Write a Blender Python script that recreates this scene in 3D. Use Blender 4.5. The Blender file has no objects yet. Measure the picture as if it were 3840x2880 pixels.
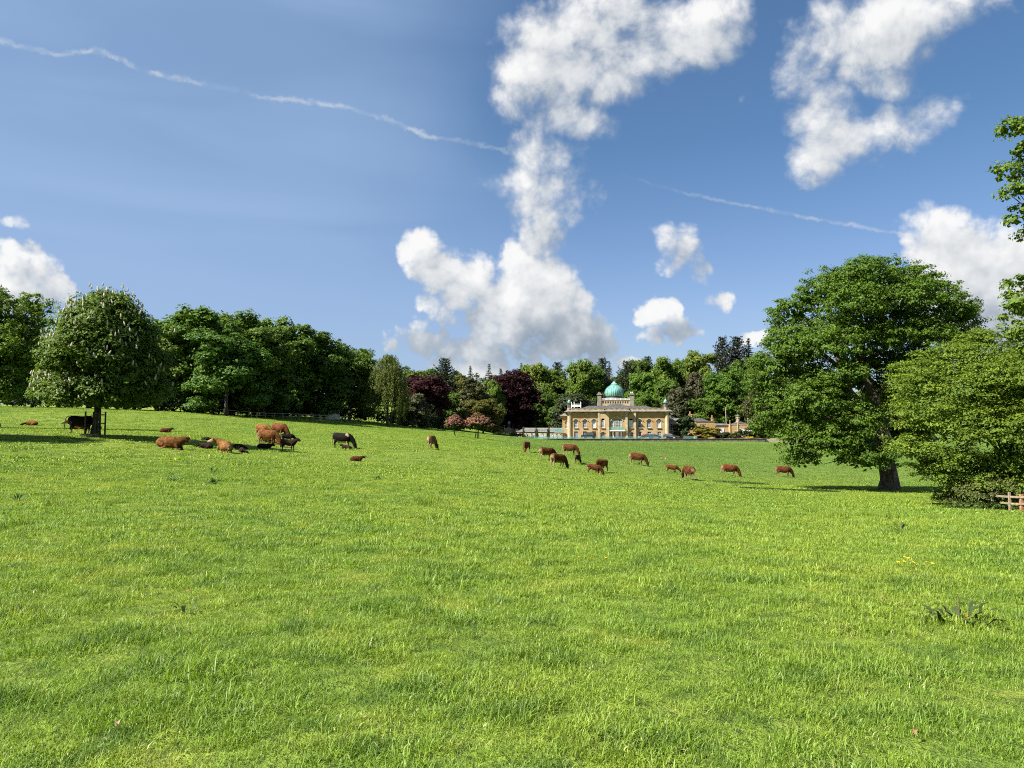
import bpy, bmesh, math, random
import numpy as np
from mathutils import Vector, Matrix

R = math.radians
sc = bpy.context.scene
col = sc.collection
random.seed(7)

# ------------------------------------------------------------------ camera
# The photograph is measured in its own 3840 x 2880 pixels; F is the focal length in those pixels.
F, CX, CY, HORIZON = 2883.0, 1920.0, 1440.0, 1641.0
EYE = Vector((0.0, 0.0, 1.6))
PITCH = math.atan((HORIZON - CY) / F)
cam_data = bpy.data.cameras.new('camera')
cam_data.sensor_width = 36.0
cam_data.lens = F / 3840.0 * 36.0
cam_data.clip_start = 0.1
cam_data.clip_end = 6000.0
cam = bpy.data.objects.new('camera', cam_data)
cam.location = EYE
cam.rotation_euler = (math.pi / 2 + PITCH, 0, 0)
col.objects.link(cam)
sc.camera = cam

# ------------------------------------------------------------------ exposure and sampling
sc.view_settings.view_transform = 'Standard'
sc.view_settings.look = 'None'
sc.view_settings.exposure = EXPOSURE = 1.6
sc.view_settings.gamma = 1.0
sc.view_settings.use_curve_mapping = False
sc.cycles.use_adaptive_sampling = True
sc.cycles.adaptive_threshold = 0.012
sc.cycles.adaptive_min_samples = 24
sc.cycles.use_denoising = False
sc.cycles.pixel_filter_type = 'BLACKMAN_HARRIS'
sc.cycles.filter_width = 1.05
sc.cycles.max_bounces = 7
sc.cycles.diffuse_bounces = 3
sc.cycles.glossy_bounces = 2
sc.cycles.transmission_bounces = 4
sc.cycles.transparent_max_bounces = 6
sc.cycles.caustics_reflective = False
sc.cycles.caustics_refractive = False
sc.cycles.sample_clamp_indirect = 4.0

# ------------------------------------------------------------------ sun
SUN_EL, SUN_AZ = R(44.0), R(64.0)          # the sun stands behind the camera, 64 degrees round to the left
SUN = Vector((-math.sin(SUN_AZ) * math.cos(SUN_EL), -math.cos(SUN_AZ) * math.cos(SUN_EL), math.sin(SUN_EL)))
sun_data = bpy.data.lights.new('sun', 'SUN')
sun_data.energy = 4.6
sun_data.angle = R(0.53)
sun_data.color = (1.0, 0.955, 0.87)
sun = bpy.data.objects.new('sun', sun_data)
sun.rotation_euler = SUN.to_track_quat('Z', 'Y').to_euler()
sun.location = SUN * 300
col.objects.link(sun)


# ------------------------------------------------------------------ node helper
class NB:
    """Builds nodes in a tree with few words."""
    def __init__(self, nt):
        self.nt = nt

    def put(self, sock, v):
        if isinstance(v, bpy.types.NodeSocket):
            self.nt.links.new(v, sock)
        elif v is not None:
            try:
                sock.default_value = v
            except TypeError:
                sock.default_value = (v, v, v)

    def node(self, t, ins=None, **props):
        n = self.nt.nodes.new(t)
        for k, v in props.items():
            setattr(n, k, v)
        for k, v in (ins or {}).items():
            self.put(n.inputs[k], v)
        return n

    def m(self, op, a, b=None, c=None, clamp=False):
        n = self.nt.nodes.new('ShaderNodeMath')
        n.operation = op
        n.use_clamp = clamp
        for i, v in enumerate((a, b, c)):
            if v is not None:
                self.put(n.inputs[i], v)
        return n.outputs[0]

    def v(self, op, a, b=None, scale=None):
        n = self.nt.nodes.new('ShaderNodeVectorMath')
        n.operation = op
        self.put(n.inputs[0], a)
        if b is not None:
            self.put(n.inputs[1], b)
        if scale is not None:
            self.put(n.inputs['Scale'], scale)
        return n.outputs['Value'] if op in ('DOT_PRODUCT', 'LENGTH', 'DISTANCE') else n.outputs[0]

    def smooth(self, x, lo, hi, a=0.0, b=1.0):
        n = self.node('ShaderNodeMapRange', {0: x, 1: lo, 2: hi, 3: a, 4: b}, interpolation_type='SMOOTHSTEP')
        return n.outputs[0]

    def lin(self, x, lo, hi, a=0.0, b=1.0):
        n = self.node('ShaderNodeMapRange', {0: x, 1: lo, 2: hi, 3: a, 4: b})
        n.clamp = True
        return n.outputs[0]

    def noise(self, vec, scale, detail=3.0, rough=0.55, dist=0.0, out=0):
        n = self.node('ShaderNodeTexNoise', {'Scale': scale, 'Detail': detail, 'Roughness': rough, 'Distortion': dist})
        if vec is not None:
            self.put(n.inputs['Vector'], vec)
        return n.outputs[out]

    def mix(self, f, a, b, blend='MIX'):
        n = self.node('ShaderNodeMix', data_type='RGBA', blend_type=blend)
        self.put(n.inputs[0], f)
        self.put(n.inputs[6], a if isinstance(a, bpy.types.NodeSocket) else (*a[:3], 1.0))
        self.put(n.inputs[7], b if isinstance(b, bpy.types.NodeSocket) else (*b[:3], 1.0))
        return n.outputs[2]

    def ramp(self, x, stops):
        n = self.node('ShaderNodeValToRGB', {0: x})
        e = n.color_ramp.elements
        while len(e) < len(stops):
            e.new(0.5)
        for el, (p, c) in zip(e, stops):
            el.position = p
            el.color = (*c, 1.0)
        return n.outputs[0]


def ray_dir(px, py):
    """World direction of the ray through a photograph pixel."""
    x, up = (px - CX) / F, (CY - py) / F
    return Vector((x, math.cos(PITCH) - up * math.sin(PITCH), math.sin(PITCH) + up * math.cos(PITCH)))


def at(px, py, d):
    """The point on the ray through a photograph pixel that lies d metres ahead of the camera."""
    r = ray_dir(px, py)
    return EYE + r * (d / r.y)


# ------------------------------------------------------------------ sky
def az_el(px, py):
    d = ray_dir(px, py).normalized()
    return math.degrees(math.atan2(d.x, d.y)), math.degrees(math.asin(d.z))


# Cumulus as they stand in the sky, measured as (x, y, half width, half height, strength) on a 2212-pixel-wide copy.
CLOUDS = [
    (1170, 70, 70, 62, .95), (1275, 45, 110, 70, 1), (1400, 95, 125, 72, 1), (1500, 90, 100, 62, 1), (1560, 50, 70, 55, .7),
    (1140, 150, 70, 70, .95), (1240, 130, 90, 66, .9), (1330, 165, 74, 58, .95), (1105, 225, 50, 56, .8), (1185, 215, 62, 50, .6), (1240, 265, 78, 46, .9), (1160, 280, 50, 40, .55),
    (1145, 345, 58, 48, .9), (1175, 395, 100, 68, 1.05), (1220, 350, 62, 46, .9), (1185, 465, 74, 54, .8), (1168, 520, 58, 36, .65),
    (915, 550, 42, 32, 1), (965, 590, 60, 36, 1), (1015, 605, 52, 44, 1), (990, 650, 62, 42, .6), (985, 690, 50, 30, .35),
    (1110, 560, 40, 32, 1), (1165, 600, 82, 56, 1), (1120, 660, 82, 74, 1), (1200, 670, 82, 70, 1), (1240, 720, 88, 58, .9), (1100, 735, 72, 44, .8), (1180, 755, 110, 40, .75),
    (1080, 780, 60, 26, .5), (920, 735, 78, 34, .42), (985, 765, 80, 30, .4),
    (1785, 105, 86, 62, .9), (1870, 60, 110, 72, 1), (1985, 45, 104, 60, 1), (1930, 110, 110, 46, .9), (1750, 180, 70, 74, .95), (1770, 250, 66, 66, .9), (1790, 310, 72, 54, .9), (1930, 180, 80, 44, .75),
    (1760, 340, 72, 48, .75), (1850, 310, 66, 44, .75), (1910, 275, 56, 50, .72), (2010, 240, 84, 48, .9), (1960, 280, 66, 38, .75), (1860, 180, 62, 30, .6), (2160, 15, 40, 30, .45),
    (2030, 500, 82, 56, 1), (2110, 550, 96, 72, 1), (1985, 540, 52, 42, 1), (2060, 600, 130, 70, 1), (2170, 570, 80, 76, 1), (2230, 640, 90, 70, 1), (2100, 680, 110, 60, .9),
    (1440, 500, 30, 48, .3), (1475, 520, 40, 48, .32), (1455, 560, 46, 30, .34), (1515, 570, 24, 44, .34), (1555, 640, 40, 24, .3),
    (1415, 672, 36, 26, .8), (1450, 710, 56, 30, .62),
    (30, 560, 52, 34, 1), (95, 575, 46, 40, .95), (60, 615, 86, 40, 1), (130, 610, 34, 34, .8), (20, 640, 70, 40, .95), (40, 474, 40, 18, .35),
    (1030, 806, 62, 20, .6), (1370, 778, 44, 13, .55), (1625, 726, 40, 16, .5), (1612, 205, 20, 40, .2),
]
SHADY = [(1230, 745, 120, 56, 1), (1100, 775, 110, 36, .8), (930, 740, 110, 46, .9), (1180, 520, 70, 40, .45), (1465, 722, 64, 30, .7), (2150, 690, 120, 60, .6),
         (2010, 665, 90, 40, .35), (50, 660, 100, 34, .6), (1340, 190, 80, 34, .3), (1500, 545, 80, 80, .5), (1000, 700, 70, 40, .5), (1180, 240, 90, 40, .25)]


def blob_field(b, az, el, blobs, soft):
    acc = None
    k = 3840.0 / 2212.0
    for x, y, rx, ry, s in blobs:
        a0, e0 = az_el(x * k, y * k)
        a1, _ = az_el((x + rx) * k, y * k)
        _, e1 = az_el(x * k, (y - ry) * k)
        u = b.m('MULTIPLY', b.m('SUBTRACT', az, a0), 1.0 / (a1 - a0))
        w = b.m('MULTIPLY', b.m('SUBTRACT', el, e0), 1.0 / (e1 - e0))
        r2 = b.m('MULTIPLY_ADD', u, u, b.m('MULTIPLY', w, w))
        f = b.m('MULTIPLY_ADD', r2, -0.55 * (0.6 + 0.4 * s), s)     # s at the heart, falling through 0 a little outside the outline
        acc = f if acc is None else b.m('SMOOTH_MAX', acc, f, soft)
    return acc


def make_cloud_group():
    g = bpy.data.node_groups.new('cloud_field', 'ShaderNodeTree')
    g.interface.new_socket('Direction', in_out='INPUT', socket_type='NodeSocketVector')
    g.interface.new_socket('Field', in_out='OUTPUT', socket_type='NodeSocketFloat')
    b = NB(g)
    gi, go = b.node('NodeGroupInput'), b.node('NodeGroupOutput')
    d = b.v('NORMALIZE', gi.outputs[0])
    s = b.node('ShaderNodeSeparateXYZ', {0: d}).outputs
    warp = b.noise(d, 9.0, 5.0, 0.6, 0.0, 1)
    wv = b.node('ShaderNodeSeparateXYZ', {0: warp}).outputs
    az = b.m('MULTIPLY_ADD', b.m('SUBTRACT', wv[0], 0.5), 5.5, b.m('MULTIPLY', b.m('ARCTAN2', s[0], s[1]), 57.29578))
    el = b.m('MULTIPLY_ADD', b.m('SUBTRACT', wv[1], 0.5), 4.5, b.m('MULTIPLY', b.m('ARCSINE', s[2]), 57.29578))
    f = blob_field(b, az, el, CLOUDS, 0.22)
    # the same kind of scattered cumulus goes on over the rest of the sky, outside the part measured above
    stretch = b.v('MULTIPLY', d, (1.0, 1.0, 1.7))
    low = b.noise(stretch, 2.3, 3.0, 0.5, 0.3)
    other = b.m('MULTIPLY', b.m('SUBTRACT', low, 0.56), 7.0)
    out_az = b.smooth(b.m('ABSOLUTE', b.m('MULTIPLY', b.m('ARCTAN2', s[0], s[1]), 57.29578)), 36.0, 46.0, -4.0, 0.0)
    out_el = b.smooth(b.m('MULTIPLY', b.m('ARCSINE', s[2]), 57.29578), 33.0, 42.0, -4.0, 0.0)
    other = b.m('MINIMUM', b.m('ADD', other, b.m('MAXIMUM', out_az, out_el)), 1.0)
    f = b.m('MAXIMUM', f, other)
    fine = b.m('SUBTRACT', b.noise(d, 10.0, 11.0, 0.63, 0.25), 0.5)
    f = b.m('ADD', f, b.m('MULTIPLY', b.m('ADD', fine, 0.035), b.lin(b.m('MULTIPLY', b.m('ARCSINE', s[2]), 57.29578), 6.0, 22.0, 2.2, 3.3)))
    # cauliflower heads on the low cumulus
    VO_MID = 0.31
    vo = b.node('ShaderNodeTexVoronoi', {'Vector': b.v('ADD', d, b.v('SCALE', b.v('SUBTRACT', warp, (.5, .5, .5)), scale=.03)), 'Scale': 30.0, 'Detail': 2.0, 'Roughness': 0.55}, feature='F1', normalize=True).outputs[0]
    f = b.m('ADD', f, b.m('MULTIPLY', b.m('SUBTRACT', VO_MID, vo), b.lin(b.m('MULTIPLY', b.m('ARCSINE', s[2]), 57.29578), 8.0, 20.0, 2.3, 1.3)))
    g.links.new(f, go.inputs[0])
    return g


world = bpy.data.worlds.new('World')
sc.world = world
world.use_nodes = True
world.cycles.sampling_method = 'MANUAL'
world.cycles.sample_map_resolution = 512
b = NB(world.node_tree)
world.node_tree.nodes.clear()
tc = b.node('ShaderNodeTexCoord').outputs['Generated']
dirn = b.v('NORMALIZE', tc)
sky = b.node('ShaderNodeTexSky', sky_type='NISHITA', sun_disc=False, sun_elevation=SUN_EL, sun_rotation=math.atan2(SUN.x, SUN.y) % (2 * math.pi),
             altitude=150.0, air_density=1.0, dust_density=0.6, ozone_density=2.0).outputs[0]
SKY = 0.064
# clear northern air: deeper blue overhead than the model gives, and its white horizon band held back
sky_l = b.v('DOT_PRODUCT', sky, (0.2, 0.7, 0.1))
sky_k = b.m('DIVIDE', 0.64, b.m('ADD', 1.0, b.m('POWER', b.m('DIVIDE', sky_l, 11.0), 2.0)))
sky_el = b.m('MULTIPLY', b.m('ARCSINE', b.node('ShaderNodeSeparateXYZ', {0: dirn}).outputs[2]), 57.29578)
sky_t = b.mix(b.lin(sky_el, 9.0, 21.0), (1.10, 1.10, 1.25), (0.70, 0.92, 1.07))
sky = b.v('SCALE', b.v('MULTIPLY', sky, sky_t), scale=sky_k)
cg = make_cloud_group()
f0 = b.node('ShaderNodeGroup', {0: dirn}, node_tree=cg).outputs[0]
f1 = b.node('ShaderNodeGroup', {0: b.v('ADD', dirn, (-0.018, -0.005, 0.026))}, node_tree=cg).outputs[0]
sx = b.node('ShaderNodeSeparateXYZ', {0: dirn}).outputs
AZ = b.m('MULTIPLY', b.m('ARCTAN2', sx[0], sx[1]), 57.29578)
EL = b.m('MULTIPLY', b.m('ARCSINE', sx[2]), 57.29578)
cover = b.smooth(f0, b.lin(EL, 8.0, 22.0, 0.10, 0.0), b.lin(EL, 8.0, 20.0, 0.44, 1.25))
shady = b.smooth(b.m('ADD', blob_field(b, AZ, EL, SHADY, 0.3), b.m('MULTIPLY', b.m('SUBTRACT', b.noise(dirn, 14.0, 4.0), 0.5), 0.7)), -0.1, 0.9)
lit = b.m('MULTIPLY_ADD', b.m('SUBTRACT', f0, f1), 0.36, 0.64)
lit = b.m('SUBTRACT', lit, b.m('MULTIPLY', shady, 0.42))
lit = b.m('SUBTRACT', lit, b.lin(EL, 12.0, 24.0, 0.0, 0.08))
thick = b.smooth(f0, 0.1, 1.3)
lit = b.m('ADD', lit, b.m('MULTIPLY', b.m('SUBTRACT', thick, 0.5), 0.10))
cloud_col = b.ramp(lit, [(0.0, (1.55, 1.85, 2.2)), (0.35, (2.5, 2.75, 3.05)), (0.62, (3.6, 3.75, 3.9)), (1.0, (5.0, 5.0, 4.95))])
# thin high veil, strongest towards the sun's side
vs = b.v('MULTIPLY', dirn, (1.0, 0.4, 1.6))
vn = b.node('ShaderNodeMapping', {'Vector': vs, 'Rotation': (0, R(-38), 0), 'Scale': (0.55, 1.0, 2.6)}).outputs[0]
veil = b.m('MULTIPLY', b.smooth(b.noise(vn, 2.2, 5.0, 0.5, 0.6), 0.30, 0.72, 0.60, 1.0), b.smooth(b.m('ADD', AZ, b.m('MULTIPLY', b.m('SUBTRACT', b.noise(dirn, 3.5, 3.0), 0.5), 16.0)), 7.0, -17.0, 0.04, 1.0))
veil = b.m('MULTIPLY', veil, b.smooth(AZ, -150.0, -100.0, 0.15, 1.0))
sky_v = b.mix(b.m('MULTIPLY', veil, 0.82), sky, (1.80, 2.60, 3.95))


# two aircraft trails, crumbled by the wind
def trail(b, xs, pts, width, seed, strength):
    lo, hi = pts[0][0], pts[1][0]
    t = b.lin(AZ, lo, hi)
    c = b.node('ShaderNodeFloatCurve', {1: t})
    e_lo, e_hi = min(p[1] for p in pts) - 1, max(p[1] for p in pts) + 1
    cu = c.mapping.curves[0]
    for i, (a, e, w) in enumerate(pts):
        q = ((a - lo) / (hi - lo), (e - e_lo) / (e_hi - e_lo))
        if i < 2:
            cu.points[0 if i == 0 else len(cu.points) - 1].location = q
        else:
            cu.points.new(*q)
    c.mapping.update()
    c2 = b.node('ShaderNodeFloatCurve', {1: t})
    cu = c2.mapping.curves[0]
    for i, (a, e, w) in enumerate(pts):
        q = ((a - lo) / (hi - lo), w)
        if i < 2:
            cu.points[0 if i == 0 else len(cu.points) - 1].location = q
        else:
            cu.points.new(*q)
    c2.mapping.update()
    line = b.m('MULTIPLY_ADD', c.outputs[0], e_hi - e_lo, e_lo)
    wob = b.m('MULTIPLY', b.m('SUBTRACT', b.noise(dirn, 60.0 + seed, 6.0, 0.65), 0.5), width * 3.6)
    off = b.m('ABSOLUTE', b.m('ADD', b.m('SUBTRACT', EL, line), wob))
    core = b.smooth(off, width, 0.0)
    core = b.m('MULTIPLY', core, b.smooth(b.noise(dirn, 42.0 + seed, 4.0, 0.6), 0.36, 0.60, 0.22, 1.0))
    inside = b.m('MULTIPLY', b.smooth(AZ, lo, lo + 0.6), b.smooth(AZ, hi, hi - 0.6))
    return b.m('MULTIPLY', b.m('MULTIPLY', core, c2.outputs[0]), b.m('MULTIPLY', inside, strength))


K = 3840.0 / 2212.0
def px_pts(rows):
    return [(*az_el(x * K, y * K), w) for x, y, w in rows]
tr1 = trail(b, None, px_pts([(-60, 70, .5), (1110, 333, .4), (60, 103, .6), (130, 118, .6), (200, 108, 1), (285, 140, .5), (310, 150, .05), (335, 160, .8), (410, 176, .7), (470, 186, .2), (520, 200, .15),
                             (545, 208, .6), (700, 224, .75), (790, 245, .6), (860, 268, .9), (940, 296, .7), (1010, 306, .35)]), 0.28, 0.0, 0.66)
tr2 = trail(b, None, px_pts([(1330, 375, .02), (1975, 510, .8), (1420, 400, .15), (1530, 428, .4), (1640, 450, .65), (1750, 470, .7), (1850, 488, .75)]), 0.19, 7.0, 0.55)
sky_v = b.mix(b.m('ADD', tr1, tr2, clamp=True), sky_v, (3.7, 3.9, 4.1))
cover = b.m('MULTIPLY', cover, b.smooth(f0, 0.0, 1.0, 0.78, 0.985))
out_col = b.mix(cover, sky_v, cloud_col)
bg = b.node('ShaderNodeBackground', {0: out_col, 1: SKY})
wo = b.node('ShaderNodeOutputWorld', {0: bg.outputs[0]})


# ================================================================== mesh helpers
class MB:
    """Collects boxes, tubes, lathes and prisms; build() links them as ONE mesh object."""
    def __init__(self):
        self.v, self.f = [], []

    def add(self, vs, fs):
        n = len(self.v)
        self.v += [tuple(p) for p in vs]
        self.f += [tuple(i + n for i in f) for f in fs]
        return self

    def box(self, x0, x1, y0, y1, z0, z1):
        vs = [(x, y, z) for z in (z0, z1) for y in (y0, y1) for x in (x0, x1)]
        return self.add(vs, [(0, 2, 3, 1), (4, 5, 7, 6), (0, 1, 5, 4), (2, 6, 7, 3), (0, 4, 6, 2), (1, 3, 7, 5)])

    def obox(self, p, q, w, h):
        """A bar from p to q, w wide and h high."""
        p, q = Vector(p), Vector(q)
        d = (q - p).normalized()
        s = d.cross(Vector((0, 0, 1)))
        s = s.normalized() if s.length > 1e-4 else Vector((1, 0, 0))
        u = s.cross(d).normalized()
        vs = [e + s * (a * w / 2) + u * (c * h / 2) for e in (p, q) for a, c in ((-1, -1), (1, -1), (1, 1), (-1, 1))]
        return self.add(vs, [(0, 1, 2, 3), (7, 6, 5, 4), (0, 4, 5, 1), (1, 5, 6, 2), (2, 6, 7, 3), (3, 7, 4, 0)])

    def tube(self, pts, radii, n=8, cap=True, squash=1.0):
        pts = [Vector(p) for p in pts]
        rings, prev = [], None
        for i, p in enumerate(pts):
            t = (pts[min(i + 1, len(pts) - 1)] - pts[max(i - 1, 0)]).normalized()
            a = prev if prev is not None else (Vector((1, 0, 0)) if abs(t.x) < 0.9 else Vector((0, 1, 0)))
            s = (a - t * a.dot(t)).normalized()
            prev = s
            u = t.cross(s)
            rings.append([p + (s * math.cos(k * 2 * math.pi / n) + u * math.sin(k * 2 * math.pi / n) * squash) * radii[i] for k in range(n)])
        vs = [q for r in rings for q in r]
        fs = []
        for i in range(len(pts) - 1):
            for k in range(n):
                a, c = i * n + k, i * n + (k + 1) % n
                fs.append((a, c, c + n, a + n))
        if cap:
            fs.append(tuple(reversed(range(n))))
            fs.append(tuple(range((len(pts) - 1) * n, len(pts) * n)))
        return self.add(vs, fs)

    def lathe(self, prof, n=24, cx=0.0, cy=0.0, flute=0.0):
        vs, fs = [], []
        for r, z in prof:
            for k in range(n):
                rr = r * (1 - flute * (k % 2))
                vs.append((cx + rr * math.cos(k * 2 * math.pi / n), cy + rr * math.sin(k * 2 * math.pi / n), z))
        for i in range(len(prof) - 1):
            for k in range(n):
                a, c = i * n + k, i * n + (k + 1) % n
                fs.append((a, c, c + n, a + n))
        fs.append(tuple(reversed(range(n))))
        fs.append(tuple(range((len(prof) - 1) * n, len(prof) * n)))
        return self.add(vs, fs)

    def prism(self, poly, y0, y1):
        """A polygon drawn in x, z (counter-clockwise seen from -y) pushed from y0 to y1."""
        n = len(poly)
        vs = [(x, y0, z) for x, z in poly] + [(x, y1, z) for x, z in poly]
        fs = [tuple(range(n)), tuple(reversed(range(n, 2 * n)))] + [(k + n, (k + 1) % n + n, (k + 1) % n, k) for k in range(n)]
        return self.add(vs, fs)

    def band(self, inner, outer, y0, y1):
        """An arch band between two open polylines of the same length, drawn in x, z."""
        for k in range(len(inner) - 1):
            self.prism([inner[k], inner[k + 1], outer[k + 1], outer[k]], y0, y1)
        return self

    def wall(self, x0, x1, z0, z1, holes, y0=0.0, depth=0.3):
        """A wall facing -y with rectangular openings (x0, x1, z0, z1) and their reveals."""
        xs = sorted({x0, x1, *[h[0] for h in holes], *[h[1] for h in holes]})
        zs = sorted({z0, z1, *[h[2] for h in holes], *[h[3] for h in holes]})
        for i in range(len(xs) - 1):
            for j in range(len(zs) - 1):
                mx, mz = (xs[i] + xs[i + 1]) / 2, (zs[j] + zs[j + 1]) / 2
                if any(h[0] < mx < h[1] and h[2] < mz < h[3] for h in holes):
                    continue
                self.add([(xs[i], y0, zs[j]), (xs[i + 1], y0, zs[j]), (xs[i + 1], y0, zs[j + 1]), (xs[i], y0, zs[j + 1])], [(0, 1, 2, 3)])
        for a, c, e, g in holes:
            y1 = y0 + depth
            self.add([(a, y0, e), (a, y1, e), (a, y1, g), (a, y0, g)], [(0, 1, 2, 3)])
            self.add([(c, y0, e), (c, y0, g), (c, y1, g), (c, y1, e)], [(0, 1, 2, 3)])
            self.add([(a, y0, g), (a, y1, g), (c, y1, g), (c, y0, g)], [(0, 1, 2, 3)])
            self.add([(a, y0, e), (c, y0, e), (c, y1, e), (a, y1, e)], [(0, 1, 2, 3)])
        return self

    def mesh(self, name, mat=None, smooth=False):
        me = bpy.data.meshes.new(name)
        me.from_pydata(self.v, [], self.f)
        if mat:
            me.materials.append(mat)
        if smooth:
            me.shade_smooth()
        me.update()
        return me

    def build(self, name, mat, parent=None, loc=(0, 0, 0), smooth=False):
        return link(name, self.mesh(name, mat, smooth), parent, loc)


def link(name, data, parent=None, loc=(0, 0, 0), rot=(0, 0, 0), scale=None):
    o = bpy.data.objects.new(name, data)
    o.location, o.rotation_euler = loc, rot
    if scale is not None:
        o.scale = scale if hasattr(scale, '__len__') else (scale,) * 3
    if parent is not None:
        o.parent = parent
    col.objects.link(o)
    return o


def tag(o, label=None, cat=None, group=None, kind=None):
    for k, v in (('label', label), ('category', cat), ('group', group), ('kind', kind)):
        if v:
            o[k] = v
    return o


def thing(name, label, cat, loc=(0, 0, 0), rz=0.0, group=None):
    return tag(link(name, None, None, loc, (0, 0, rz)), label, cat, group)


def copy_tree(o, parent=None):
    c = o.copy()
    col.objects.link(c)
    c.parent = parent
    for ch in o.children:
        copy_tree(ch, c)
    return c


# ================================================================== terrain
# Where the ground lies, read off the photograph: (pixel x, pixel y, metres ahead).
SEEN = [
    (356, 1634, 58), (115, 1597, 98), (30, 1534, 128), (250, 1537, 130), (450, 1543, 134), (700, 1549, 138), (941, 1567, 155), (1120, 1572, 168), (1328, 1581, 185),
    (640, 1684, 51), (830, 1694, 55), (1000, 1672, 68), (1290, 1681, 72), (1619, 1686, 72), (1340, 1730, 62), (650, 1800, 29), (1418, 1795, 30), (60, 1880, 21),
    (620, 1623, 80), (350, 1620, 66), (1976, 1697, 100), (2053, 1725, 86), (2095, 1755, 75), (2140, 1706, 97), (2168, 1740, 86), (2252, 1772, 81), (2228, 1780, 78), (2392, 1742, 90),
    (2520, 1776, 88), (2581, 1798, 80), (2737, 1786, 93), (2938, 1789, 100), (2486, 1719, 112), (3335, 1838, 74), (3370, 1985, 20), (3815, 1914, 52), (3600, 2330, 6.9), (3500, 1850, 70),
    (1450, 1604, 180), (1700, 1620, 190), (1703, 1637, 152), (1795, 1644, 150), (1850, 1634, 215), (1960, 1640, 222), (2060, 1650, 222), (2300, 1654, 222), (2500, 1656, 222), (2800, 1655, 222),
    (2000, 1672, 150), (2300, 1683, 150), (2600, 1690, 150), (2900, 1700, 150), (3100, 1720, 130), (1900, 1840, 30), (2500, 1870, 34), (2900, 1900, 36), (1920, 2300, 6.9), (1000, 1950, 14.5),
    (3200, 1668, 210),
]
_ctl = [tuple(at(*s)) for s in SEEN]
_ctl += [(0, 0, 0), (-6, 2, .02), (6, 2, -.03), (0, -30, .2), (-40, -40, .6), (40, -40, -.6), (-60, 40, 1.4), (-110, 70, 4.2), (-160, 130, 8.0), (-130, 190, 9.0), (70, 40, -2.9), (110, 70, -2.9),
         (150, 130, -1.0), (150, 200, 2.5), (20, 18, -.35), (-20, 12, .1), (40, 30, -1.9)]
for _x, _d, _z in [(-90, 240, 9), (-20, 232, 4.3), (-24, 262, 7), (0, 250, 1.9), (15, 250, 1.2), (-2, 284, 2.1), (20, 276, 1.2), (34, 262, 1.0), (60, 264, 1.0), (100, 258, 1.6), (-40, 310, 12), (0, 312, 6), (40, 306, 5), (80, 306, 6), (130, 300, 8),
                   (-100, 360, 17), (0, 370, 19), (60, 370, 19), (140, 370, 19), (0, 450, 27), (100, 450, 28), (-120, 450, 22)]:
    _ctl.append((_x, _d, _z))
_ctl = np.array(_ctl, float)
_P = _ctl[:, :2] / 100.0


def _phi(r2):
    return 0.5 * r2 * np.log(np.maximum(r2, 1e-12))


_n = len(_P)
_A = np.zeros((_n + 3, _n + 3))
_A[:_n, :_n] = _phi(((_P[:, None] - _P[None]) ** 2).sum(-1)) + np.eye(_n) * 0.004
_A[:_n, _n] = _A[_n, :_n] = 1
_A[:_n, _n + 1:] = _P
_A[_n + 1:, :_n] = _P.T
_W = np.linalg.solve(_A, np.concatenate([_ctl[:, 2], [0, 0, 0]]))


def ground_z(x, y):
    x, y = np.atleast_1d(np.asarray(x, float)), np.atleast_1d(np.asarray(y, float))
    xc, yc = np.clip(x, -170, 170) / 100, np.clip(y, -60, 460) / 100
    z = np.full(x.shape, _W[_n]) + _W[_n + 1] * xc + _W[_n + 2] * yc
    for i in range(_n):
        z = z + _W[i] * _phi((xc - _P[i, 0]) ** 2 + (yc - _P[i, 1]) ** 2)
    # small hoof-worn unevenness of an old pasture
    near = np.clip(1.2 - np.hypot(x, y) / 90, 0, 1)
    z = z + near * (0.022 * np.sin(x * 1.7 + 1.3 * np.sin(y * .9)) * np.sin(y * 1.3 + 0.6) + 0.03 * np.sin(x * .43 + 2) * np.sin(y * .37 + x * .2))
    return z


def gz(x, y):
    return float(ground_z(x, y)[0])


def on_ground(px, py, d):
    """The ground point seen at a photograph pixel, the solution nearest to d metres ahead."""
    r = ray_dir(px, py)
    ts = np.linspace(d * 0.7, d * 1.35, 700)
    k = ts / r.y
    h = EYE.z + r.z * k - ground_z(r.x * k, ts)
    s = np.where(h[:-1] * h[1:] <= 0)[0]
    i = s[np.argmin(np.abs(ts[s] - d))] if len(s) else int(np.argmin(np.abs(h) / ts))
    x, y = r.x * ts[i] / r.y, ts[i]
    return Vector((x, y, gz(x, y)))


def sheet(name, xs, ys, mat=None, lift=0.0, dens=None):
    X, Y = np.meshgrid(xs, ys)
    Z = ground_z(X.ravel(), Y.ravel()) + lift
    co = np.stack([X.ravel(), Y.ravel(), Z], 1)
    nx, ny = len(xs), len(ys)
    i = np.arange(nx * ny).reshape(ny, nx)
    q = np.stack([i[:-1, :-1], i[:-1, 1:], i[1:, 1:], i[1:, :-1]], -1).reshape(-1, 4)
    if dens is not None:
        dv = dens(co)
        keep = dv[q].max(1) > 0
        q = q[keep]
        used = np.unique(q)
        re = np.zeros(nx * ny, int)
        re[used] = np.arange(len(used))
        q, co, dv = re[q], co[used], dv[used]
    me = quads(name, co, q, mat)
    if dens is not None:
        a = me.attributes.new('dens', 'FLOAT', 'POINT')
        a.data.foreach_set('value', np.ascontiguousarray(dv, np.float32))
    return me


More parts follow.
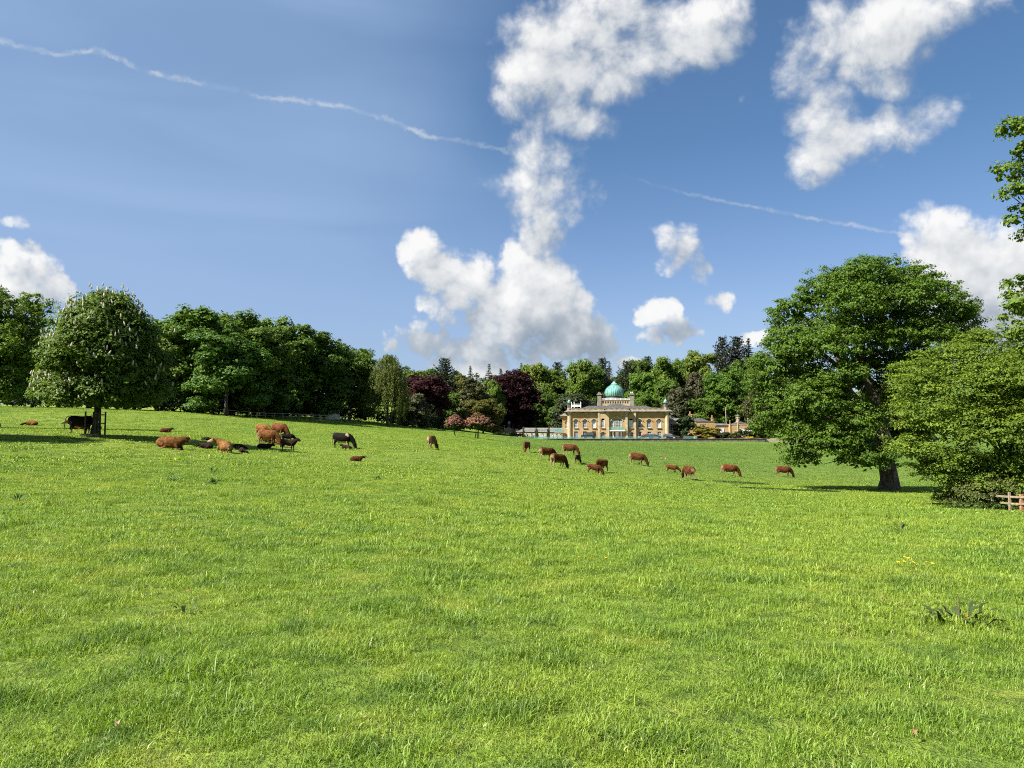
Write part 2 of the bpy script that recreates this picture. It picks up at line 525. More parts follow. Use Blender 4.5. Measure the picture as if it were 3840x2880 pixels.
def quads(name, co, q, mat=None):
    me = bpy.data.meshes.new(name)
    me.vertices.add(len(co))
    me.vertices.foreach_set('co', np.ascontiguousarray(co, np.float32).ravel())
    me.loops.add(q.size)
    me.loops.foreach_set('vertex_index', np.ascontiguousarray(q, np.int32).ravel())
    me.polygons.add(len(q))
    me.polygons.foreach_set('loop_start', np.arange(0, q.size, q.shape[1], dtype=np.int32))
    if mat:
        me.materials.append(mat)
    me.update(calc_edges=True)
    return me


# ================================================================== materials
def material(name):
    m = bpy.data.materials.new(name)
    m.use_nodes = True
    m.node_tree.nodes.clear()
    b = NB(m.node_tree)
    return m, b, b.node('ShaderNodeOutputMaterial')


def plain(name, c, rough=0.8, metal=0.0, var=0.15, scale=3.0, spec=0.3, bump=0.0, c2=None):
    m, b, o = material(name)
    p = b.node('ShaderNodeTexCoord').outputs['Object']
    n = b.noise(p, scale, 5.0, 0.6)
    c2 = c2 or tuple(x * (1 - 2 * var) for x in c)
    colr = b.mix(b.smooth(n, 0.3, 0.7), c2, tuple(x * (1 + var) for x in c))
    s = b.node('ShaderNodeBsdfPrincipled', {'Base Color': colr, 'Roughness': rough, 'Metallic': metal, 'Specular IOR Level': spec})
    if bump:
        bp = b.node('ShaderNodeBump', {'Strength': bump, 'Distance': 0.05, 'Height': b.noise(p, scale * 6, 5.0)})
        b.put(s.inputs['Normal'], bp.outputs[0])
    b.put(o.inputs[0], s.outputs[0])
    return m


def grass_colour(b):
    """Colour of the pasture by place: yellow-green sward, bluer lush patches, worn and straw-coloured spots."""
    p = b.node('ShaderNodeNewGeometry').outputs['Position']
    flat = b.v('MULTIPLY', p, (1.0, 1.0, 0.0))
    big = b.noise(flat, 0.045, 4.0, 0.55, 0.3)
    mid = b.noise(flat, 0.33, 4.0, 0.6, 0.2)
    small = b.noise(flat, 2.1, 4.0, 0.6)
    dist = b.v('LENGTH', flat)
    c = b.mix(b.smooth(b.m('ADD', b.m('MULTIPLY', big, .55), b.m('MULTIPLY', mid, .45)), 0.38, 0.60), GR['lush'], GR['sward'])
    c = b.mix(b.m('MULTIPLY', b.smooth(mid, 0.55, 0.75), 0.55), c, GR['yellow'])
    c = b.mix(b.m('MULTIPLY', b.smooth(small, 0.50, 0.68), 0.62), c, GR['deep'])
    patch = b.noise(flat, 0.95, 4.0, 0.62, 0.3)
    c = b.mix(b.m('MULTIPLY', b.smooth(patch, 0.52, 0.68), 0.6), c, GR['yellow'])
    c = b.mix(b.m('MULTIPLY', b.smooth(patch, 0.44, 0.30), 0.38), c, GR['deep'])
    tall = b.noise(p, 1.4, 3.0, 0.6)                 # the same field that makes the tufts grow taller
    c = b.mix(b.m('MULTIPLY', b.smooth(tall, 0.52, 0.68), 0.46), c, GR['deep'])
    # darker, bluer tone in the dip and up to the terrace than on the bank
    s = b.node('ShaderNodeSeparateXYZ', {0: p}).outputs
    far_tone = b.m('MULTIPLY', b.smooth(s[1], 40.0, 130.0), b.smooth(b.m('SUBTRACT', s[0], b.m('MULTIPLY', s[1], -.06)), -2.0, 16.0))
    far_tone = b.m('ADD', far_tone, b.m('MULTIPLY', b.m('SUBTRACT', mid, 0.5), 0.6))
    c = b.mix(b.m('MULTIPLY', b.smooth(far_tone, 0.2, 1.0), 0.55), c, GR['far_tone'])
    return c, small, mid


GR = dict(sward=(0.236, 0.306, 0.032), lush=(0.165, 0.250, 0.029), yellow=(0.310, 0.335, 0.058), deep=(0.068, 0.136, 0.023), far_tone=(0.088, 0.160, 0.038))

m_ground, b, o = material('pasture')
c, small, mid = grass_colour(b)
pos = b.node('ShaderNodeNewGeometry').outputs['Position']
clump = b.noise(b.v('MULTIPLY', pos, (1, 1, 0)), 5.5, 6.0, 0.7)
c = b.mix(b.smooth(clump, 0.62, 0.30), c, (0.050, 0.085, 0.016))
bp = b.node('ShaderNodeBump', {'Strength': 0.9, 'Distance': 0.12, 'Height': b.m('ADD', clump, b.noise(pos, 24.0, 4.0, 0.6))})
s = b.node('ShaderNodeBsdfPrincipled', {'Base Color': c, 'Roughness': 0.9, 'Specular IOR Level': 0.15, 'Normal': bp.outputs[0]})
b.put(o.inputs[0], s.outputs[0])

m_grass, b, o = material('grass_blade')
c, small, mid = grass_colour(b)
rnd = b.node('ShaderNodeObjectInfo').outputs['Random']
tint = b.node('ShaderNodeAttribute', attribute_name='tint').outputs['Fac']
c = b.mix(b.smooth(tint, 0.982, 0.99), c, (0.40, 0.36, 0.18))                       # dry blades
v = b.m('ADD', b.m('MULTIPLY', tint, 0.62), b.m('MULTIPLY', rnd, 0.36))
c = b.mix(0.85, c, b.node('ShaderNodeCombineColor', {0: b.m('ADD', v, 0.50), 1: b.m('ADD', v, 0.56), 2: b.m('ADD', v, 0.45)}).outputs[0], 'MULTIPLY')
s = b.node('ShaderNodeBsdfPrincipled', {'Base Color': c, 'Roughness': 0.52, 'Specular IOR Level': 0.35})
t = b.node('ShaderNodeBsdfTranslucent', {'Color': b.mix(1.0, c, (1.25, 1.25, 0.6), 'MULTIPLY')})
mx = b.node('ShaderNodeMixShader', {0: 0.36})
b.put(mx.inputs[1], s.outputs[0])
b.put(mx.inputs[2], t.outputs[0])
b.put(o.inputs[0], mx.outputs[0])


def leaf_material(name, rough=0.6, trans=0.32, yellow=(1.5, 1.25, 0.8), spec=0.2):
    """Foliage: the crown's own colour (object colour) with a tint that varies from clump to clump and leaf to leaf."""
    m, b, o = material(name)
    info = b.node('ShaderNodeObjectInfo')
    tint = b.node('ShaderNodeAttribute', attribute_name='tint').outputs['Fac']
    base = info.outputs['Color']
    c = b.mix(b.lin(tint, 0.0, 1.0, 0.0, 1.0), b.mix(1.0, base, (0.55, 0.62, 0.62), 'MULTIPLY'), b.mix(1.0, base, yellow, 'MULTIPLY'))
    s = b.node('ShaderNodeBsdfPrincipled', {'Base Color': c, 'Roughness': rough, 'Specular IOR Level': spec})
    t = b.node('ShaderNodeBsdfTranslucent', {'Color': b.mix(1.0, c, (1.2, 1.25, 0.55), 'MULTIPLY')})
    mx = b.node('ShaderNodeMixShader', {0: trans})
    b.put(mx.inputs[1], s.outputs[0])
    b.put(mx.inputs[2], t.outputs[0])
    b.put(o.inputs[0], mx.outputs[0])
    return m


m_leaf = leaf_material('leaf')
m_needle = leaf_material('needle', 0.6, 0.10, (1.25, 1.2, 0.9), 0.25)
m_copper_leaf = leaf_material('copper_leaf', 0.6, 0.14, (1.35, 1.1, 1.1), 0.12)
m_blossom = leaf_material('blossom', 0.7, 0.25, (1.35, 1.2, 1.2), 0.2)

m_bark, b, o = material('bark')
p = b.node('ShaderNodeTexCoord').outputs['Object']
st = b.v('MULTIPLY', p, (1.0, 1.0, 0.18))
n = b.noise(st, 7.0, 6.0, 0.65, 0.4)
info = b.node('ShaderNodeObjectInfo')
c = b.mix(b.smooth(n, 0.35, 0.68), (0.030, 0.024, 0.019), (0.135, 0.112, 0.088))
c = b.mix(1.0, c, info.outputs['Color'], 'MULTIPLY')
bp = b.node('ShaderNodeBump', {'Strength': 0.8, 'Distance': 0.06, 'Height': n})
s = b.node('ShaderNodeBsdfPrincipled', {'Base Color': c, 'Roughness': 0.9, 'Specular IOR Level': 0.2, 'Normal': bp.outputs[0]})
b.put(o.inputs[0], s.outputs[0])


# ================================================================== the pasture and its grass
def spread(lo, hi, n, k):
    """n values from lo to hi, closest together round zero."""
    t = np.linspace(math.asinh(lo / k), math.asinh(hi / k), n)
    return np.sinh(t) * k


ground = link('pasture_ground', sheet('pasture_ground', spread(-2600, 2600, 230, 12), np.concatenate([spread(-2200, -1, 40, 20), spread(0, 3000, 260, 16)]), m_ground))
ground['kind'] = 'structure'
ground.data.shade_smooth()

rng = np.random.default_rng(11)


def tuft(name, n, rad, h, w, bend, seed, seg=3):
    """A patch of n bent blades as one mesh."""
    r = np.random.default_rng(seed)
    ang, rr = r.random(n) * 6.283, rad * np.sqrt(r.random(n))
    base = np.stack([rr * np.cos(ang), rr * np.sin(ang), np.zeros(n)], 1)
    yaw = r.random(n) * 6.283
    lean = np.stack([np.cos(yaw), np.sin(yaw), np.zeros(n)], 1)
    side = np.stack([-np.sin(yaw), np.cos(yaw), np.zeros(n)], 1)
    twist = (r.random(n) - .5) * 1.6
    side = side * np.cos(twist)[:, None] + lean * np.sin(twist)[:, None]
    hh = h * (0.45 + 0.85 * r.random(n)) * np.where(r.random(n) < .06, 1.6, 1.0)
    bb = bend * (0.25 + 1.1 * r.random(n))
    co, q, tt = [], [], []
    tint = r.random(n) * (1.0 if w < .005 else .975)
    for k in range(seg + 1):
        t = k / seg
        a = bb * t * 1.5
        z = hh * (np.sin(np.minimum(a, 1.5)) / np.maximum(bb * 1.5, .05))
        x = hh * ((1 - np.cos(a)) / np.maximum(bb * 1.5, .05))
        c = base + lean * x[:, None] + np.array([0, 0, 1.0]) * z[:, None]
        ww = (w * (0.7 + 0.6 * tint) * (1 - t ** 1.6 * .92) / 2)[:, None]
        co += [c - side * ww, c + side * ww]
    co = np.stack(co, 1)                                   # n, 2*(seg+1), 3
    i0 = np.arange(n)[:, None] * 2 * (seg + 1)
    for k in range(seg):
        q.append(np.stack([i0[:, 0] + 2 * k, i0[:, 0] + 2 * k + 1, i0[:, 0] + 2 * k + 3, i0[:, 0] + 2 * k + 2], 1))
        tt.append(tint)
    me = quads(name, co.reshape(-1, 3), np.concatenate(q), m_grass)
    a = me.attributes.new('tint', 'FLOAT', 'FACE')
    a.data.foreach_set('value', np.concatenate(tt).astype(np.float32))
    return me


def tuft_set(name, specs):
    c = bpy.data.collections.new(name)                      # never linked to the scene: only the scatter reads it
    for i, s in enumerate(specs):
        c.objects.link(bpy.data.objects.new(name, tuft(name, *s, seed=31 * i + len(name))))
    return c


def scatter(name, label, emitter, coll, smin, smax, seed, lump=1.4):
    o = link(name, emitter)
    tag(o, label, None, None, 'stuff')
    g = bpy.data.node_groups.new(name, 'GeometryNodeTree')
    g.interface.new_socket('Geometry', in_out='INPUT', socket_type='NodeSocketGeometry')
    g.interface.new_socket('Geometry', in_out='OUTPUT', socket_type='NodeSocketGeometry')
    b = NB(g)
    gi, go = b.node('NodeGroupInput'), b.node('NodeGroupOutput')
    na = b.node('GeometryNodeInputNamedAttribute', {'Name': 'dens'}, data_type='FLOAT')
    dp = b.node('GeometryNodeDistributePointsOnFaces', {'Mesh': gi.outputs[0], 'Density': na.outputs[0], 'Seed': seed}, distribute_method='RANDOM')
    ci = b.node('GeometryNodeCollectionInfo', {'Separate Children': True, 'Reset Children': True})
    ci.inputs[0].default_value = coll
    rz = b.node('FunctionNodeRandomValue', data_type='FLOAT')
    rz.inputs[2].default_value, rz.inputs[3].default_value = 0.0, 6.283
    rs = b.node('FunctionNodeRandomValue', data_type='FLOAT')
    rs.inputs[2].default_value, rs.inputs[3].default_value = smin, smax
    rs.inputs['Seed'].default_value = 5
    rot = b.node('ShaderNodeCombineXYZ', {2: rz.outputs[1]})
    nz = b.noise(b.node('GeometryNodeInputPosition').outputs[0], lump, 3.0, 0.6)
    size = b.m('MULTIPLY', rs.outputs[1], b.smooth(nz, 0.40, 0.66, 0.75, 1.6))
    ip = b.node('GeometryNodeInstanceOnPoints', {'Points': dp.outputs[0], 'Instance': ci.outputs[0], 'Pick Instance': True, 'Rotation': rot.outputs[0], 'Scale': size})
    g.links.new(ip.outputs[0], go.inputs[0])
    md = o.modifiers.new('scatter', 'NODES')
    md.node_group = g
    return o


def wedge(co, margin):
    """1 inside the camera's field plus a margin at each side, else 0."""
    return (np.abs(co[:, 0]) < co[:, 1] * 0.70 + margin).astype(float)


def lumpy(co, s, seed):
    """Cheap smooth noise in 0..1 for uneven density."""
    x, y = co[:, 0] * s + seed, co[:, 1] * s - seed
    return 0.5 + 0.25 * np.sin(x + 1.7 * np.sin(y * .7)) + 0.25 * np.sin(y * 1.3 + 1.1 * np.sin(x * .8))


def step(x, a, b):
    t = np.clip((x - a) / (b - a), 0, 1)
    return t * t * (3 - 2 * t)


def d_near(co):
    d = np.hypot(co[:, 0], co[:, 1])
    return wedge(co, 1.5) * step(d, 1.2, 2.4) * (1 - step(d, 9, 17)) * 200 * (0.6 + 0.6 * lumpy(co, 2.3, 3))


def d_mid(co):
    d = np.hypot(co[:, 0], co[:, 1])
    return wedge(co, 2.5) * step(d, 6, 12) * (1 - step(d, 34, 52)) * 15 * (0.5 + 0.8 * lumpy(co, 0.9, 8))


def d_far(co):
    d = np.hypot(co[:, 0], co[:, 1])
    return wedge(co, 6) * step(d, 26, 44) * (1 - step(co[:, 1], 196, 220)) * 1.5 * (0.45 + 0.9 * lumpy(co, 0.35, 5))


def d_tall(co):
    d = np.hypot(co[:, 0], co[:, 1])
    return wedge(co, 3) * step(d, 3, 6) * (1 - step(d, 120, 190)) * (0.32 * np.clip(lumpy(co, 0.55, 1) * lumpy(co, 0.21, 9) * 2.0 - 0.35, 0, 1) * np.clip(30 / (d + 8), .12, 1) * 3 + 0.010)


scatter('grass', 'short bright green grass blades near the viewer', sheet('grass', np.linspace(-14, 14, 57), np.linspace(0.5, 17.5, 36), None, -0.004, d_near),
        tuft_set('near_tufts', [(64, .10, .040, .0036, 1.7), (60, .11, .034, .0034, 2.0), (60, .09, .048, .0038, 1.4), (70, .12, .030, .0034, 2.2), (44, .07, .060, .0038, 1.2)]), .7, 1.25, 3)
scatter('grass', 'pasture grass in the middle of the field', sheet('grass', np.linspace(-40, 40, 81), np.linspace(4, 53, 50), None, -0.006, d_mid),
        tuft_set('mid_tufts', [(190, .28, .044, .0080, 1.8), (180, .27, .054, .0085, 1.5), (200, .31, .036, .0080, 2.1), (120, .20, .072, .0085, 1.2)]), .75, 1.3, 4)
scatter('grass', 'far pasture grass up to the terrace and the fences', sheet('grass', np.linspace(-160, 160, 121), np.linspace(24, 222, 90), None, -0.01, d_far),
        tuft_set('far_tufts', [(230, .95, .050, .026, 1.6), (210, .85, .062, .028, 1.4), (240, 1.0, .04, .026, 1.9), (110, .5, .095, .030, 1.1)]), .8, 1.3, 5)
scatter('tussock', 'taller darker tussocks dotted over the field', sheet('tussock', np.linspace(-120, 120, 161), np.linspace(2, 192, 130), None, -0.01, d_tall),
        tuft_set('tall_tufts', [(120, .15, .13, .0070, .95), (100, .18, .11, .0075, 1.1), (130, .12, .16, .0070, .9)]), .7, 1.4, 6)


# ================================================================== trees
def unit(a):
    return a / np.maximum(np.linalg.norm(a, axis=1, keepdims=True), 1e-9)


def leaf_mesh(name, P, N, size, tint, aspect, mat, r, along=None):
    """Leaf-sized kites, folded a little along the middle. along: preferred long axis per leaf."""
    n = len(P)
    t = along if along is not None else unit(np.cross(N, r.normal(size=(n, 3))))
    b = unit(np.cross(N, t))
    s = size[:, None]
    fold = N * s * 0.22
    co = np.stack([P - t * s, P + b * s * aspect - fold, P + t * s, P - b * s * aspect - fold], 1).reshape(-1, 3)
    me = quads(name, co, np.arange(4 * n).reshape(n, 4), mat)
    a = me.attributes.new('tint', 'FLOAT', 'FACE')
    a.data.foreach_set('value', np.clip(tint, 0, 1).astype(np.float32))
    return me


def crown(name, lobes, clumps, per, rc, leaf, seed, mat=None, up=0.55, flat=0.55, shell=0.62, aspect=0.62, low=-0.75, core=0.12, droop=0.0, lump=0.5):
    """Foliage of clumps spread over lobes (x, y, z, rx, ry, rz). low: how far round a lobe's underside clumps go."""
    mat = mat or m_leaf
    r = np.random.default_rng(seed)
    L = np.array(lobes, float)
    C, Rd = L[:, :3], L[:, 3:6]
    w = (Rd[:, 0] * Rd[:, 1] + Rd[:, 0] * Rd[:, 2] + Rd[:, 1] * Rd[:, 2])
    k = r.choice(len(L), clumps * 3, p=w / w.sum())
    u = unit(r.normal(size=(len(k), 3)))
    u = u[u[:, 2] > low * r.random(len(u))] if low > -1 else u
    k = k[:len(u)]
    fr = shell + (1.0 - shell) * r.random(len(u)) ** 0.6
    fr *= 1 + 0.10 * r.normal(size=len(u))
    c = C[k] + Rd[k] * u * fr[:, None]
    # clumps buried deep inside another lobe are mostly left out
    q = ((c[:, None] - C[None]) / Rd[None])
    inner = (np.linalg.norm(q, axis=2) < 0.62).sum(1) - (np.linalg.norm(q[np.arange(len(c)), k], axis=1) < 0.62)
    keep = (inner <= 0) | (r.random(len(c)) < 0.12)
    c, k, u = c[keep][:clumps], k[keep][:clumps], u[keep][:clumps]
    n = len(c)
    o = unit(u / Rd[k])
    ctint = 0.5 + 0.17 * r.normal(size=n)
    crad = rc * (0.55 + 0.9 * r.random(n))
    m = n * per
    i = np.repeat(np.arange(n), per)
    g = unit(r.normal(size=(m, 3))) * (r.random(m) ** 0.5)[:, None]
    g[:, 2] = g[:, 2] * flat
    P = c[i] + g * crad[i][:, None]
    P[:, 2] -= droop * crad[i] * (g[:, 0] ** 2 + g[:, 1] ** 2)
    N = unit(0.75 * unit(r.normal(size=(m, 3))) + np.array([0, 0, up]) + lump * g / max(flat, .3) + 0.45 * o[i])
    size = leaf * (0.6 + 0.7 * r.random(m))
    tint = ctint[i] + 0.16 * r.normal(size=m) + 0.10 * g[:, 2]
    # larger leaves inside, tinted darker as the shade between clumps; they close the crown
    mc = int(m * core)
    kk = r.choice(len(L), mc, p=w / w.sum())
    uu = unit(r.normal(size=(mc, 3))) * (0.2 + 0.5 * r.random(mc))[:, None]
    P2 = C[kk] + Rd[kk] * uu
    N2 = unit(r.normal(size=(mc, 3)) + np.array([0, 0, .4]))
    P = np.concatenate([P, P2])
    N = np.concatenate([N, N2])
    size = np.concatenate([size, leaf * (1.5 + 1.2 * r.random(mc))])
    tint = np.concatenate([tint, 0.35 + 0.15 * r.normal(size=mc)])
    return leaf_mesh(name, P, N, size, tint, aspect, mat, r), c, o


def limb_mesh(name, base, top, r0, lobes, seed, flare=1.35, n_limbs=None, fork=0.35):
    """Tapered trunk with limbs bending out to the lobes."""
    rr = random.Random(seed)
    mb = MB()
    base, top = Vector(base), Vector(top)
    pts, rad = [], []
    for i in range(7):
        t = i / 6
        p = base.lerp(top, t) + Vector((rr.uniform(-1, 1), rr.uniform(-1, 1), 0)) * r0 * 0.45 * t
        pts.append(p)
        rad.append(r0 * (1 - 0.8 * t) * (flare if i == 0 else (1.08 if i == 1 else 1.0)))
    mb.tube(pts, rad, 9)
    ls = list(lobes)
    rr.shuffle(ls)
    for l in ls[:n_limbs or len(ls)]:
        t = fork + (0.9 - fork) * rr.random()
        a = base.lerp(top, t)
        e = Vector(l[:3]) + Vector((rr.uniform(-.3, .3) * l[3], rr.uniform(-.3, .3) * l[4], rr.uniform(-.1, .4) * l[5]))
        if e.z < a.z - 1:
            a = base.lerp(top, max(0.3, t - .3))
        mid = a.lerp(e, .5) + Vector((0, 0, rr.uniform(0.0, .16) * (e - a).length)) + Vector((rr.uniform(-1, 1), rr.uniform(-1, 1), 0)) * r0 * .5
        rb = r0 * (1 - .8 * t) * .55
        mb.tube([a, a.lerp(mid, .5) + Vector((0, 0, .1)), mid, mid.lerp(e, .5), e], [rb, rb * .85, rb * .65, rb * .42, rb * .16], 6)
        for _ in range(2):
            s = mid.lerp(e, rr.uniform(0, .6))
            q = e + Vector((rr.uniform(-1, 1) * l[3], rr.uniform(-1, 1) * l[4], rr.uniform(-.2, .8) * l[5])) * .7
            mb.tube([s, s.lerp(q, .5) + Vector((0, 0, .15)), q], [rb * .4, rb * .28, rb * .1], 5)
    return mb.mesh(name, m_bark, True)


def broad_lobes(H, W, seed, n=14, bottom=0.10, shape='dome'):
    """Lobes that fill a broadleaf outline W wide each side and H high."""
    r = random.Random(seed)
    out = [(0, 0, H * .5, W * .62, W * .62, H * .34), (0, 0, H * .76, W * .46, W * .46, H * .20)]
    for i in range(n):
        t = bottom + (0.92 - bottom) * (i + r.random() * .8) / n
        if shape == 'dome':
            env = math.sqrt(max(.05, 1 - ((t - .42) / .62) ** 2))
        elif shape == 'cone':
            env = (1.05 - t) ** .7
        else:
            env = math.sqrt(max(.06, 1 - ((t - .55) / .52) ** 2))
        a = i * 2.4 + r.uniform(-.4, .4)
        q = W * env * r.uniform(.55, .74)
        s = W * r.uniform(.26, .40)
        out.append((q * math.cos(a), q * math.sin(a), t * H, s, s, s * r.uniform(.7, 1.0)))
    return out


class Kind:
    """A tree kind: crown and trunk meshes for a tree H high and W wide each side."""
    def __init__(self, crown_me, trunk_me):
        co = np.empty(len(crown_me.vertices) * 3, np.float32)
        crown_me.vertices.foreach_get('co', co)
        co = co.reshape(-1, 3)
        self.H = float(np.percentile(co[:, 2], 99.9))                 # the size it really came out
        self.W = float(np.percentile(np.abs(co[:, :2]), 99.0))
        self.crown, self.trunk = crown_me, trunk_me


def broad_kind(H, W, seed, clumps, per, rc, leaf, shape='dome', mat=None, r0=.38, bottom=.1, n=14, **kw):
    lo = broad_lobes(H, W, seed, n, bottom, shape)
    me, c, o = crown('crown', lo, clumps, per, rc, leaf, seed, mat, **kw)
    return Kind(me, limb_mesh('trunk', (0, 0, -.6), (0, 0, H * .8), r0, lo, seed, n_limbs=8))


def conifer_kind(H, W, seed, tiers, leaf, dense=1.0, droop=.25, bare=.05, power=.85, mat=None, sparse_top=False):
    """Whorled branches on a straight stem, each hung with needle sprays."""
    r = np.random.default_rng(seed)
    P, N, S, T, A = [], [], [], [], []
    mb = MB()
    mb.tube([(0, 0, -.6), (0, 0, H * .5), (0, 0, H)], [W * .075, W * .05, W * .008], 7)
    for i in range(tiers):
        t = bare + (1 - bare) * (i / tiers) ** .92
        z = H * t
        ln = W * (1 - t) ** power * (0.75 + .4 * r.random()) + .10 * W * (1 - t) + .22
        nb = max(6, int((6 + 4 * (1 - t)) * dense))
        a0 = r.random() * 6.28
        for k in range(nb):
            a = a0 + k * 6.283 / nb + r.normal() * .18
            l = ln * (0.7 + .5 * r.random())
            d = np.array([math.cos(a), math.sin(a), 0.18 - droop * .6])
            m = max(7, int(26 * dense * l / W + 6))
            s = r.random(m) ** .8
            p = np.array([0, 0, z]) + d * (s * l)[:, None]
            p[:, 2] -= droop * l * s ** 2 * .5 - (0.25 * l * s ** 3)
            side = np.array([-math.sin(a), math.cos(a), 0])
            p += side * ((r.random(m) - .5) * l * .42 * (1.1 - s))[:, None] + r.normal(size=(m, 3)) * leaf * .35
            P.append(p)
            N.append(unit(np.array([0, 0, 1.0]) + .65 * r.normal(size=(m, 3)) + .3 * d))
            S.append(leaf * (0.6 + .7 * r.random(m)) * (0.75 + .35 * (1 - t)))
            T.append(.45 + .2 * r.normal(size=m) + .25 * (s - .5))
            A.append(unit(d + .6 * r.normal(size=(m, 3))))
            if l > .9:
                mb.tube([(0, 0, z), (d[0] * l * .6, d[1] * l * .6, z + d[2] * l * .5 - .02 * l), (d[0] * l, d[1] * l, z + d[2] * l - droop * l * .25 + .2 * l)], [.05, .035, .012], 4)
    P, N, S, T, A = (np.concatenate(x) for x in (P, N, S, T, A))
    N = unit(N - A * (N * A).sum(1)[:, None])
    return Kind(leaf_mesh('crown', P, N, S, T, .38, mat or m_needle, r, A), mb.mesh('trunk', m_bark, True))


def weeping_kind(H, W, seed, strands, leaf, mat=None):
    """Curtains of hanging twigs from a rounded head."""
    r = np.random.default_rng(seed)
    P, N, S, T, A = [], [], [], [], []
    for i in range(strands):
        a = r.random() * 6.283
        q = math.sqrt(r.random())
        z = H * (0.35 + .65 * r.random()) if q > .5 else H * (.75 + .25 * r.random())
        env = W * math.sqrt(max(.03, 1 - ((z / H - .42) / .60) ** 2))
        x, y = env * q * math.cos(a), env * q * math.sin(a)
        ln = H * (.10 + .32 * r.random())
        ln = min(ln, z - .3)
        m = int(16 + 14 * ln / H * 4)
        s = np.sort(r.random(m))
        p = np.stack([x + .06 * ln * np.sin(s * 3 + a) * math.cos(a), y + .06 * ln * np.sin(s * 3 + a) * math.sin(a), z - s * ln], 1) + r.normal(size=(m, 3)) * leaf * .5
        P.append(p)
        N.append(unit(np.array([math.cos(a), math.sin(a), .25]) + .8 * r.normal(size=(m, 3))))
        S.append(leaf * (.6 + .7 * r.random(m)))
        T.append(.5 + .14 * r.normal() + .14 * r.normal(size=m))
        A.append(unit(np.array([0, 0, -1.0]) + .45 * r.normal(size=(m, 3))))
    P, N, S, T, A = (np.concatenate(x) for x in (P, N, S, T, A))
    N = unit(N - A * (N * A).sum(1)[:, None])
    lo = broad_lobes(H, W, seed, 8, .5)
    return Kind(leaf_mesh('crown', P, N, S, T, .34, mat or m_leaf, r, A), limb_mesh('trunk', (0, 0, -.6), (0, 0, H * .85), .3, lo, seed, n_limbs=7))


def plant(kind, name, label, cat, px, top, hw, d, color, base=None, group=None, rz=0.0, bark=(1, 1, 1), depth_w=None, used=set()):
    """Stand a tree of a kind so that it fills half width hw and reaches up to pixel row top, d metres ahead."""
    if base is not None:
        g = on_ground(px, base, d)
        d = g.y
    else:
        p = at(px, HORIZON, d)
        g = Vector((p.x, d, gz(p.x, d)))
    h = at(px, top, d).z - g.z
    w = hw / F * d
    root = thing(name, label, cat, g, rz, group)
    root.scale = (w / kind.W, w / kind.W, h / kind.H)
    c = link('crown', kind.crown, root)
    c.color = (*color, 1.0)
    t = link('trunk', kind.trunk, root)
    t.color = (*bark, 1.0)
    return root


# ---- kinds for the woods
K_round = [broad_kind(19, 8, s, 700, 34, 1.1, .27, 'dome', r0=.36) for s in (1, 2, 3)]
K_tall = [broad_kind(21, 7, s, 560, 30, 1.15, .32, 'egg', r0=.34) for s in (14, 15)]
K_layer = [broad_kind(18, 8.5, 21, 820, 34, 1.2, .25, 'dome', flat=.34, up=.8, droop=.25, lump=.35)]
K_far = [broad_kind(18, 8, s, 430, 36, 1.45, .35, 'dome' if s % 2 else 'egg', r0=.3, n=12) for s in (31, 32, 33, 34)]
K_copper = [broad_kind(18, 8.3, 41, 1250, 30, .95, .24, 'dome', m_copper_leaf, bottom=.03, flat=.6, up=.6, droop=.2, shell=.78, n=26),
            broad_kind(16, 7, 42, 900, 30, 1.0, .25, 'egg', m_copper_leaf, bottom=.04, flat=.6, up=.6, droop=.2, n=18)]
K_yew = [broad_kind(12, 7, 51, 520, 26, .85, .34, 'cone', m_needle, bottom=.04, flat=.45, up=.35, aspect=.4), broad_kind(14, 6, 52, 520, 26, .85, .34, 'dome', m_needle, bottom=.03, flat=.45, up=.35, aspect=.4)]
K_spruce = [conifer_kind(20, 4.6, 61, 34, .30, 1.0, .30, .05, 1.0), conifer_kind(22, 4.4, 62, 32, .28, .85, .20, .05, 1.0)]
K_cedar = [conifer_kind(20, 6, 64, 22, .50, 1.25, .05, .12, .42), conifer_kind(21, 5, 65, 22, .48, 1.15, .12, .2, .45)]
K_weep = [weeping_kind(16, 5, 71, 640, .24)]
K_grey = [broad_kind(8, 4, 81, 420, 26, .62, .22, 'dome', bottom=.04, up=.4, flat=.7)]
K_bush = [broad_kind(4, 2.6, s, 170, 26, .42, .17, 'dome', bottom=.05, n=9, r0=.10) for s in (91, 92)]

